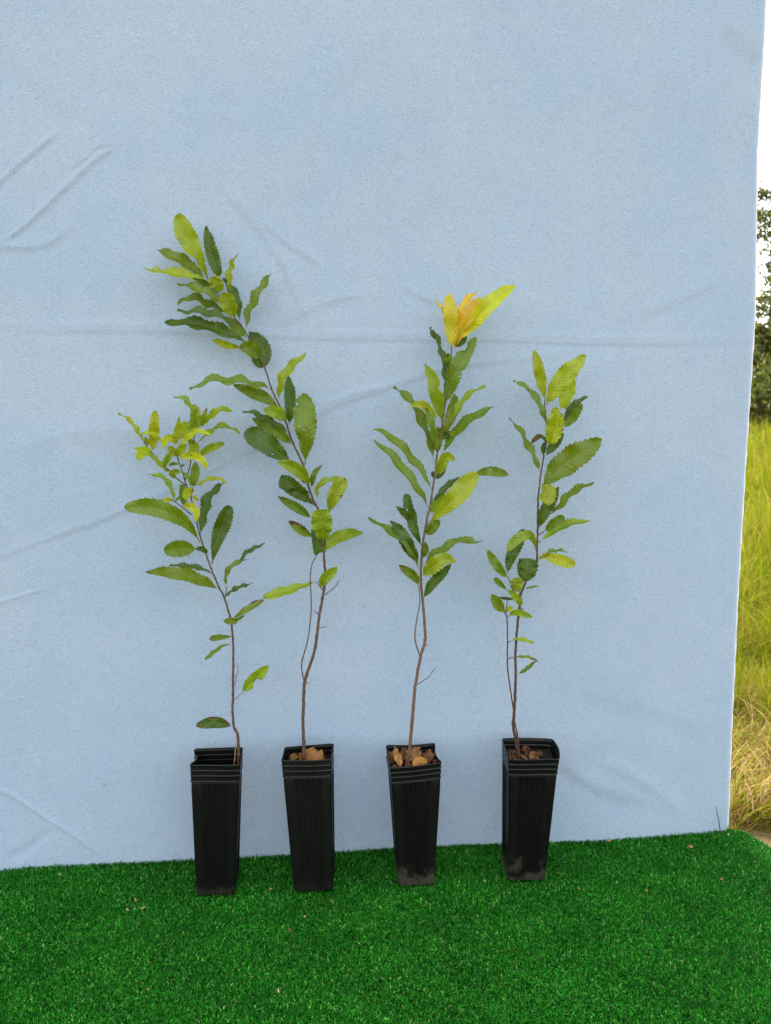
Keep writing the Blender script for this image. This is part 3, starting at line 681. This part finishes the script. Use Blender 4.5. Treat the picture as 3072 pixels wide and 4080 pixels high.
# --- second seedling
nf, R = seedling(1, 'tallest seedling, bending far to the left, in the second pot')
add_stem(nf, R, [('J', '266,1690 255,1400 258,1250 266,1040 285,940 340,780 375,650 405,400 432,250 460,80'), ('E', '1058,1560 1060,1480 1036,1300 1044,1050 1022,830 970,650 900,520 830,330'), ('D', '1060,1080 960,860 895,670 840,530 770,380 710,200 650,90'), ('C', '950,1080 910,1000 840,910 760,800 680,690 620,600 592,550')], 13.5, 4.0, basez=nf['fill'])
add_stem(nf, R, [('J', '262,985 243,820 300,600 320,450 335,260'), ('E', '855,1600 865,1420 890,1330 928,1265')], 5, 4, 'twig', (.085, .05, .035), off0=.002, off1=.02)
for cr, s in (('J', '465,165 560,90 595,35'), ('J', '405,348 380,335 360,315'), ('J', '412,475 445,474 478,467'), ('E', '1025,1105 1000,1075 985,1050'), ('E', '1022,1705 972,1640 928,1588'), ('J', '385,555 368,550 372,562'), ('J', '280,985 290,1000 295,1012')):
    add_stem(nf, R, [(cr, s)], 4.2, 3, 'twig', (.12, .075, .06))
leaves(nf, R, [
 ('C', '605,575 545,440 440,220 348,42', 158, 'Y', 'o', .1, dict(notch=((.33, -1, .55, .05), (.14, -1, .5, .05), (.22, 1, .45, .03)), holes=((.20, .5, .03), (.28, -.6, .03)), roll=.1)), ('C', '600,545 545,430 523,318', 52, 'M', 'l', -.1, dict(notch=((.5, 1, .7, .08),))),
 ('C', '702,560 655,420 605,240 587,128', 116, 'D', 'b', -.1), ('C', '590,600 430,450 300,380 178,320', 92, 'M', 'l', .1), ('C', '632,615 420,548 250,515 64,478', 60, 'Y', 'l', .2, dict(notch=((.72, 1, .7, .05), (.9, 1, .6, .04)), holes=((.8, .3, .03),))),
 ('C', '680,690 600,620 480,560', 66, 'D'), ('C', '700,680 670,600 650,543', 112, 'Y', 'r', .7), ('C', '780,830 640,715 500,650 348,604', 62, 'M'), ('C', '770,845 580,775 460,725 353,778', 66, 'M', 'l', .2), ('C', '860,945 720,890 560,850 348,835', 54, 'D'),
 ('C', '825,885 770,770 742,672', 128, 'L', 'r', .6), ('C', '862,905 845,780 800,660 725,555', 84, 'D', 'l', -.2), ('C', '795,690 785,540 836,358', 48, 'L'), ('C', '915,995 955,840 1035,680 1127,518', 62, 'M', 'l', -.1),
 ('C', '930,1098 750,1015 500,945 238,930', 104, 'D', 'l', .3), ('C', '915,1045 840,970 785,895', 95, 'M', 'e', -.3), ('C', '870,1135 760,1115 640,1068', 66, 'Y', 'e', .3), ('C', '1035,1215 950,1140 862,1130', 118, 'M', 'e', .5),
 ('C', '1075,1315 1060,1150 940,1000', 130, 'D', 'l', -.3), ('C', '1070,1300 1020,1270 975,1200', 62, 'D', 'e', -.3),
 ('D', '770,392 640,345 350,310 160,325 42,392', 66, 'M', 'l', .4), ('D', '835,550 690,450 430,345', 128, 'M', 'l', .1), ('D', '905,665 820,595 698,570', 112, 'L', 'e', .5), ('D', '932,706 935,500 920,275', 118, 'D', 'e', -.3),
 ('D', '835,485 865,330 930,215 1082,58', 80, 'L', 'l', .2), ('D', '928,775 760,680 620,610 508,577', 62, 'D', 'l', .2), ('D', '962,878 820,770 590,640', 124, 'M', 'l', .1), ('D', '1070,1062 1080,750 1046,428', 205, 'M', 'o', .05, dict(roll=.15, fold=.18, holes=((.62, -.35, .018), (.55, -.6, .018), (.5, -.2, .014)), notch=((.86, -1, .5, .03),))),
 ('D', '972,1082 800,930 660,830 525,770', 195, 'D', 'o', .15, dict(roll=-.2, fold=.2, holes=((.42, -.6, .02), (.48, -.7, .016)), dry=((1, -.8, .08, .7),))), ('D', '1112,1245 1030,1130 930,1070 825,1035', 108, 'L', 'e', .5, dict(dry=((.2, -.9, .08, .8),))), ('D', '1128,1268 1150,1150 1222,1062', 58, 'M'),
 ('D', '1112,1335 1040,1275 838,1268', 50, 'D', 'o', .4), ('D', '1162,1432 1030,1320 848,1175', 140, 'D', 'o', .1, dict(spot=.6)), ('D', '1173,1375 1200,1255 1290,1210 1410,1175', 52, 'L', 'l', -.1), ('D', '1278,1502 1330,1350 1432,1180', 130, 'L', 'o', .2, dict(dry=((1, .2, .08, .9), (.6, 1, .1, .6)), spot=.8)),
 ('D', '1132,1542 1000,1450 825,1345', 84, 'M', 'l', .2, dict(dry=((1, 0, .1, .9), (.15, 1, .1, .8)), spot=.7)), ('E', '1025,1055 1010,850 985,632', 275, 'L', 'r', .5, dict(roll=.05, fold=.12, spot=.9)), ('E', '885,995 760,925 563,782', 122, 'M', 'l', .1, dict(dry=((.75, 1, .22, .9), (.9, 0, .2, .9), (.45, .9, .16, .8)), spot=.8, label='half browned leaf')),
 ('E', '925,1262 950,1060 900,870', 140, 'D', 'e', -.2), ('E', '930,1240 1130,1070 1330,970 1562,935', 190, 'L', 'l', -.45, dict(roll=.25)), ('E', '985,1668 1060,1540 1212,1395', 145, 'L', 'e', .4, dict(spot=.6)), ('E', '930,1592 760,1650 500,1735 236,1800', 118, 'L', 'o', .4, dict(spot=.4))])

# --- third seedling
nf, R = seedling(2, 'upright seedling topped by orange and bright yellow new leaves, in the third pot')
add_stem(nf, R, [('J', '1262,1700 1300,1250 1320,1030 1370,760 1412,600 1405,400 1382,150'), ('G', '615,1700 625,1500 645,1320 680,1120 710,990 745,770 770,600 785,450 820,290'), ('F', '850,1440 872,1310 905,1050 908,950 930,810 936,730')], 14, 4.5, col=(.150, .078, .038), basez=nf['fill'])
add_stem(nf, R, [('J', '1365,745 1318,590 1335,400 1362,240 1352,70'), ('G', '590,1800')], 6.5, 3, 'twig', (.12, .07, .05), off0=.001, off1=.008)
for cr, s in (('J', '1340,1015 1440,950 1470,915 1512,858'), ('J', '1415,590 1430,575 1438,565'), ('J', '1415,655 1430,640 1434,633'), ('J', '1312,1050 1303,1045 1300,1036'), ('J', '1402,450 1396,440 1392,436'), ('G', '690,1060 678,1050 672,1035')):
    add_stem(nf, R, [(cr, s)], 3.8, 2.6, 'twig', (.13, .075, .055))
leaves(nf, R, [
 ('F', '942,755 930,480 903,178', 140, 'P', 'e', .05, dict(roll=.1, fold=.15)), ('F', '955,750 1060,510 1238,212', 104, 'O', 'e', .0, dict(roll=.1)), ('F', '975,560 1080,290 1192,155', 84, 'O', 'l', -.1), ('F', '880,460 820,330 762,250', 34, 'O'), ('F', '985,680 1200,440 1360,265 1592,92', 162, 'W', 'e', .1, dict(roll=.2, wave=.09, tooth=.14)),
 ('F', '970,735 1040,675 1070,600', 80, 'D', 'e', -.2), ('F', '905,975 895,880 905,798', 100, 'M', 'o', .2, dict(notch=((.8, -1, .6, .1),))), ('F', '868,1200 845,950 790,720 712,530', 46, 'D', 'l', -.1, dict(wave=.15)), ('F', '720,555 745,600 765,650', 56, 'D', 'e', .1),
 ('F', '872,1330 950,1060 1060,830 1190,632', 168, 'M', 'e', .1, dict(roll=.15, notch=((.80, -1, .75, .05), (.5, 1, .35, .03)), holes=((.42, .7, .02),))), ('F', '835,1510 790,1280 740,1060 653,908', 115, 'L', 'l', .1, dict(roll=.2, notch=((.55, 1, .4, .04),))),
 ('F', '758,1935 685,1690 570,1440 480,1285 333,1150', 84, 'M', 'l', .0), ('F', '792,1850 745,1640 700,1450 672,1350', 82, 'M', 'l', .2), ('F', '782,1478 690,1380 630,1330 503,1342', 82, 'Y', 'e', .5, dict(holes=((.3, -.5, .04),))), ('F', '848,1650 930,1440 975,1225', 134, 'M', 'e', -.3), ('F', '852,1400 845,1300 845,1212', 64, 'L', 'e', -.2),
 ('F', '915,1540 1000,1390 1120,1240 1288,1138', 54, 'L', 'l', .1, dict(notch=((.75, 1, .8, .06), (.66, 1, .5, .03)))), ('F', '838,1855 930,1690 1100,1510 1377,1350', 88, 'M', 'l', .0, dict(holes=((.66, .5, .018), (.74, -.3, .016), (.58, .3, .014)))), ('F', '800,1800 800,1680 790,1560', 60, 'M', 'e', -.3),
 ('G', '790,440 800,300 850,200 900,100', 110, 'M', 'e', -.2), ('G', '850,290 885,245 918,205', 72, 'D', 'e', -.2), ('G', '905,215 945,225 992,220', 54, 'Y', 'e'), ('G', '738,822 625,650 450,440 300,280 122,177', 76, 'M', 'l', .0), ('G', '693,1003 620,870 470,670 310,470 122,290', 86, 'M', 'l', .1),
 ('G', '785,655 830,560 885,470 972,498', 108, 'L', 'e', .5), ('G', '765,700 745,655 735,620', 40, 'D', 'e', -.2), ('G', '772,705 820,640 870,560', 70, 'D', 'e', -.3), ('G', '742,935 830,840 920,750 1012,682', 72, 'D', 'l', -.2), ('G', '683,1175 850,1010 1010,850 1195,630', 200, 'Y', 'o', .25, dict(roll=.15, fold=.2)),
 ('G', '715,1055 790,950 865,860', 118, 'L', 'e', -.2), ('G', '675,1282 740,1200 812,1125', 108, 'M', 'e', .1), ('G', '1160,655 1230,635 1340,618 1527,652', 100, 'M', 'e', -.1, dict(holes=((.45, -.3, .025),))), ('G', '630,1400 555,1240 530,1130 500,1010 466,855', 132, 'D', 'o', .0, dict(roll=.2, twist=.7, holes=((.72, -.4, .018),))), ('G', '540,1160 450,1060 365,985', 80, 'D', 'e', .1),
 ('G', '640,1515 668,1440 662,1350', 64, 'M', 'e', .2), ('G', '600,1580 490,1400 400,1240 298,1128', 156, 'D', 'l', .1, dict(roll=-.1)), ('G', '592,1630 500,1450 360,1310 200,1190 67,1104', 66, 'M', 'l', .0), ('G', '635,1600 760,1480 900,1410 1050,1335 1170,1370 1262,1326', 70, 'M', 'l', .1, dict(wave=.12)),
 ('G', '628,1705 750,1600 860,1530 988,1560', 155, 'L', 'l', .4, dict(roll=.1)), ('G', '643,1935 740,1780 840,1680 932,1580', 108, 'D', 'l', .1, dict(roll=.1, dry=((.4, 1, .08, .7),))), ('G', '600,1800 545,1710 470,1650 388,1588', 98, 'M', 'l', .1, dict(dry=((1, 0, .14, 1), (.7, 1, .12, .8), (.85, -.8, .1, .7)), spot=.5))])

# --- rightmost seedling
nf, R = seedling(3, 'seedling with two thin stems side by side and blotched leaves, in the rightmost pot')
add_stem(nf, R, [('M', '548,2060 510,1800 470,1600 485,1430 495,1200 505,950 500,700 512,480 540,150'), ('I', '545,1400 560,1250 600,1150 690,920 765,820 770,650 775,450 780,80'), ('H', '785,1860 815,1600 840,1450 870,1250 910,1100 888,960 865,820 866,690')], 12.5, 4, col=(.075, .036, .018), basez=nf['fill'])
add_stem(nf, R, [('M', '550,1990 542,1880 530,1750 492,1550 475,1400 430,1100 402,880 395,700 398,430 390,200 365,125')], 6.5, 5, 'stem', (.085, .030, .022), off0=.003, off1=.012, basez=nf['fill'], label='thin reddish second stem')
for cr, s in (('M', '380,130 385,60 396,-20 400,-60'), ('M', '392,190 405,180 420,168'), ('M', '405,520 420,512 440,500'), ('M', '408,735 440,718 475,711'), ('I', '470,1215 430,1110 395,1005'), ('I', '545,1260 548,1200 545,1165'), ('I', '778,492 825,460 885,428'), ('I', '790,590 800,578 815,562'), ('I', '548,1450 568,1435 595,1425'), ('I', '555,1390 562,1410 570,1430')):
    add_stem(nf, R, [(cr, s)], 4.2, 3, 'twig', (.10, .05, .04), off0=.006, off1=.006)
leaves(nf, R, [
 ('H', '866,690 810,400 738,93', 150, 'Y', 'l', .1, dict(roll=.2)), ('H', '878,755 1030,510 1170,340 1350,165', 218, 'Y', 'l', .15, dict(roll=.1, fold=.15, notch=((.42, 1, .2, .02),))), ('H', '1050,815 1120,650 1215,450', 160, 'Z', 'l', -.1), ('H', '1090,810 1130,740 1175,652', 50, 'Z', 'l', -.1), ('H', '885,1000 790,780 700,640 620,550 488,468', 62, 'M', 'l', .0),
 ('H', '1105,1025 1180,880 1272,702', 176, 'M', 'e', -.1, dict(spot=1, roll=.1)), ('H', '1095,950 1220,770 1382,648', 62, 'D', 'l', .2, dict(holes=((.93, .3, .03),))), ('H', '915,1230 980,1050 1012,785', 208, 'Y', 'e', .3, dict(spot=1, roll=.1, dry=((.86, 1, .08, .8), (.5, 1, .08, .7)), notch=((.9, 1, .5, .03),))), ('H', '875,1360 960,1240 1085,1085', 118, 'D', 'l', -.2), ('H', '850,1345 850,1270 870,1190', 66, 'D', 'e', -.2),
 ('H', '898,1200 860,1150 820,1130', 42, 'D', 'e', .1, dict(wave=.2)), ('H', '850,1120 790,1130 740,1170 708,1200', 60, 'B', 'e', .2, dict(wave=.3, dry=((1, 0, .3, .9),))), ('H', '812,1550 720,1350 620,1180 540,1020 440,918', 62, 'M', 'l', .0, dict(wave=.12, dry=((1, 0, .06, .8),), spot=.6)),
 ('H', '835,1720 980,1560 1180,1400 1380,1265 1545,1158', 300, 'M', 'l', .2, dict(roll=.2, fold=.22, spot=1, dry=((.8, -1, .08, .6),))), ('H', '825,1680 895,1750 900,1830 858,1915', 190, 'Y', 'r', .7, dict(spot=.9, fold=.05, curl=.3)), ('I', '785,408 850,220 960,20 1045,-135', 155, 'D', 'l', -.15, dict(roll=-.1, spot=.6)),
 ('I', '932,228 1080,110 1140,30 1280,-90 1497,-184', 80, 'M', 'l', .1, dict(wave=.12, spot=.6)), ('I', '872,440 980,335 1118,252', 118, 'M', 'r', .1, dict(spot=.8)), ('I', '806,568 950,470 1130,370 1290,325 1438,315', 92, 'L', 'l', -.3, dict(spot=.7)), ('I', '752,690 735,580 680,490 580,500 480,570 388,690', 128, 'L', 'o', .5, dict(spot=.9, fold=.1)),
 ('I', '390,978 430,780 540,560 590,410', 172, 'D', 'e', -.2), ('I', '392,1035 290,920 200,790 138,678', 116, 'M', 'e', .1, dict(roll=.1, spot=.8)), ('I', '590,1085 640,930 655,782', 262, 'D', 'r', -.1, dict(roll=.1, spot=.8)), ('I', '480,1208 510,1110 500,1028', 168, 'L', 'r', .3, dict(spot=.7)),
 ('I', '772,825 850,755 1000,790 1258,868', 150, 'Y', 'o', .4, dict(roll=.1, spot=.7)), ('I', '800,800 870,745 1000,698 1175,700', 40, 'M'), ('I', '392,1192 310,1120 222,1030', 74, 'M', 'o', .1, dict(spot=.7)), ('I', '558,1412 545,1340 480,1260 386,1182', 100, 'L', 'l', .3, dict(spot=.7)), ('I', '478,1308 370,1300 262,1284', 40, 'D', 'l', .1, dict(dry=((.8, -1, .2, .8),))),
 ('I', '345,1470 260,1360 185,1245', 138, 'M', 'e', .2, dict(spot=.9)), ('I', '360,1452 400,1440 465,1402', 62, 'Z', 'e', .3), ('I', '405,1508 500,1475 600,1500 710,1535', 86, 'L', 'e', .4, dict(dry=((1, .5, .1, .9),))), ('I', '612,1168 700,1155 802,1132', 34, 'L'), ('I', '360,1470 330,1440 300,1400', 60, 'Y', 'e', .4),
 ('M', '435,500 510,485 620,500 757,542', 50, 'Y', 'l', .3), ('M', '470,712 600,708 700,722 800,772', 34, 'L', 'l', .2, dict(dry=((.85, 0, .25, .8),))), ('M', '528,938 640,870 720,800 772,752', 58, 'M', 'l', .1)])

# ------------------------------------------------------------------ dry leaves lying in the pots
def dry_leaf(i, crop, pts, hs, w, shape, col, label, name='dry_leaf', cat='dry leaf', **kw):
    LSEED[0] += 1; r = np.random.default_rng(LSEED[0]); q = px(crop, pts); z0 = POT_INFO[i]['fill'] if i is not None else .0
    P = [on_z(*a, z0 + h) for a, h in zip(q, hs)]; k = CROP[crop][2]
    kw.setdefault('wave', .14); kw.setdefault('fold', r.uniform(.25, .8))
    o = leaf_mesh(name, P, w / k * 1.85 / FPX, shape, kw.pop('roll', r.uniform(-.5, .5)), LSEED[0], None, M_DRY, col, tooth=.12, twist=r.uniform(-.8, .8), spot=1, **kw)
    return tag(o, label, cat, 'fallen dry leaves in the pots' if i is not None else None)
TAN, BRWN, GOLD = (.23, .110, .035), (.095, .040, .013), (.27, .135, .030)
dry_leaf(1, 'K', '1170,330 1260,270 1340,278 1425,308', (.004, .014, .012, .005), 110, 'e', TAN, 'large tan curled leaf right of the stem in the second pot', roll=.5, fold=.4)
dry_leaf(1, 'K', '1090,325 1120,285 1160,262', (.004, .009, .012), 58, 'e', (.16, .10, .025), 'small yellowish brown leaf left of the stem in the second pot')
dry_leaf(1, 'K', '1185,322 1205,280 1200,245', (.003, .012, .016), 80, 'e', TAN, 'tan leaf wrapped round the stem foot in the second pot')
dry_leaf(1, 'K', '1380,320 1410,300 1440,298', (.003, .006, .006), 26, 'l', BRWN, 'small brown leaf scrap at the right in the second pot')
dry_leaf(2, 'N', '215,350 190,250 160,160', (.012, .030, .048), 56, 'l', (.27, .145, .05), 'tall upright tan leaf sliver at the left in the third pot', roll=.2, fold=.5)
dry_leaf(2, 'N', '150,315 128,260 150,215', (.010, .018, .022), 66, 'e', BRWN, 'brown leaf behind the tall sliver in the third pot')
dry_leaf(2, 'N', '315,345 370,300 440,322', (.016, .022, .018), 78, 'r', GOLD, 'round golden leaf chip at the front in the third pot', roll=.0, fold=.05, wave=.04)
dry_leaf(2, 'N', '260,300 320,240 380,255', (.010, .022, .016), 96, 'r', (.19, .10, .04), 'large crumpled leaf behind the stem in the third pot')
dry_leaf(2, 'N', '205,285 240,250 290,270', (.008, .014, .010), 80, 'e', (.12, .055, .022), 'crumpled brown leaf left of the stem in the third pot')
dry_leaf(2, 'N', '430,310 465,250 510,235', (.008, .018, .020), 84, 'e', (.11, .05, .02), 'dark curled leaf at the right in the third pot')
dry_leaf(2, 'N', '225,230 240,205 265,185', (.012, .020, .026), 50, 'e', (.11, .06, .03), 'small curled leaf at the back in the third pot')
dry_leaf(2, 'N', '255,345 270,315 290,300', (.010, .014, .012), 44, 'e', (.14, .065, .025), 'brown leaf at the foot of the stem in the third pot')
dry_leaf(2, 'N', '500,325 515,300 530,300', (.008, .012, .010), 40, 'e', BRWN, 'brown scrap in the right front corner of the third pot')
dry_leaf(2, 'N', '140,350 160,340 182,352', (.012, .016, .012), 34, 'e', TAN, 'tan scrap in the left front corner of the third pot')
dry_leaf(3, 'N', '1130,210 1180,205 1225,215', (.006, .008, .006), 34, 'l', (.09, .055, .04), 'grey brown bark strip at the back left in the rightmost pot')
dry_leaf(3, 'N', '1265,200 1300,180 1340,200', (.006, .012, .006), 46, 'e', (.12, .052, .022), 'crumpled leaf behind the stem in the rightmost pot')
dry_leaf(3, 'N', '1255,230 1290,262 1330,275', (.006, .006, .004), 22, 'l', TAN, 'thin tan leaf strip right of the stem in the rightmost pot')
dry_leaf(3, 'N', '1340,275 1365,240 1425,250', (.004, .010, .006), 58, 'e', (.19, .10, .04), 'curled light brown leaf at the front right in the rightmost pot')
dry_leaf(3, 'N', '1395,235 1425,222 1448,245', (.004, .008, .004), 34, 'e', BRWN, 'brown leaf curl at the far right in the rightmost pot')
dry_leaf(3, 'N', '1180,270 1195,255 1225,272', (.004, .008, .004), 34, 'e', BRWN, 'shredded brown leaf left of the stem in the rightmost pot')
dry_leaf(3, 'N', '1165,225 1172,250 1185,280', (.012, .008, .003), 16, 'l', TAN, 'thin tan splinter at the left in the rightmost pot')
dry_leaf(3, 'N', '1300,245 1320,225 1335,235', (.004, .008, .004), 36, 'e', (.10, .045, .02), 'small dark leaf curl in the middle of the rightmost pot')

# ------------------------------------------------------------------ scraps on the turf and cloth
def scrap(x, y, lx, ly, w, col, label, name='plant_scrap', curve=.0):
    r = np.random.default_rng(int(x * 7 + y)); z = .0035
    P = [on_z(x - lx / 2, y - ly / 2, z), on_z(x + curve, y - curve, z + .003), on_z(x + lx / 2, y + ly / 2, z + .001)]
    o = leaf_mesh(name, P, w * 1.05 / FPX, 'r', r.uniform(-.4, .4), int(x + y), None, M_DRY, col, tooth=.05, fold=.4, wave=.1, spot=1)
    tag(o, label, 'plant scrap', 'dry scraps lying on the turf')
T_, P_, B_ = (.26, .16, .05), (.28, .27, .15), (.16, .07, .03)
for row in [
 (540, 3584, 6, 16, 9, T_, 'tan forked scrap on the turf left of the leftmost pot'), (508, 3624, 12, 6, 9, P_, 'pale crumb below the forked scrap on the left turf'), (570, 3617, 14, -8, 10, (.30, .24, .06), 'yellow crumb beside the pale crumb on the left turf'),
 (1078, 3541, 9, 4, 11, T_, 'round tan crumb between the first two pots'), (1214, 3651, 11, -4, 11, P_, 'white crumb in front of the second pot'),
 (1323, 3589, 16, 20, 5, T_, 'thin curved straw in front of the second pot'), (1153, 3704, 16, 12, 7, B_, 'reddish brown curl on the turf below the second pot'), (1109, 3946, 6, 20, 9, (.34, .22, .12), 'pinkish sliver low on the turf in the middle'),
 (590, 3941, 6, 10, 9, T_, 'tan crumb low on the left turf'), (239, 3484, 8, 6, 9, P_, 'pale crumb on the far left turf'), (2750, 3372, 18, 4, 16, (.36, .17, .10), 'brown clod on the turf near the right backdrop corner'), (2875, 3502, 10, 6, 10, (.40, .20, .10), 'brown crumb at the right of the turf'),
 (2576, 3547, 8, 8, 9, (.34, .24, .05), 'yellow crumb on the right turf'), (2306, 3538, 8, 6, 8, T_, 'tan crumb right of the rightmost pot'), (2903, 3324, 6, 10, 9, P_, 'pale crumb at the backdrop corner'),
 (2425, 3348, 16, 4, 10, (.42, .20, .12), 'reddish crumb at the foot of the cloth right of the pots'), (1931, 3508, 9, 8, 9, P_, 'white crumb on the turf left of the rightmost pot'),
]:
    scrap(*row)
Pq = [on_cloth(*p) for p in ((2864, 3300), (2858, 3262), (2851, 3225), (2847, 3208))]; Pq = np.array(Pq); Pq[:, 1] -= [.010, .007, .006, .006]; Pq[0, 2] -= .006
o = mesh('grass_stalk', *tube_geo(catmull(Pq, 14), np.linspace(.0012, .0005, 14), 6), M_BARK); o.color = (.012, .014, .03, 1)
tag(o, 'dark thin grass stalk standing against the cloth at its right corner', 'grass stalk')
Pq = np.array([on_cloth(416, 3112), on_cloth(421, 3117), on_cloth(423, 3126)]); Pq[:, 1] -= .003
o = leaf_mesh('seed_husk', Pq, .004, 'r', .3, 5, None, M_DRY, (.35, .26, .16), tooth=.02); tag(o, 'tiny tan seed husk clinging to the cloth left of the pots', 'seed husk')
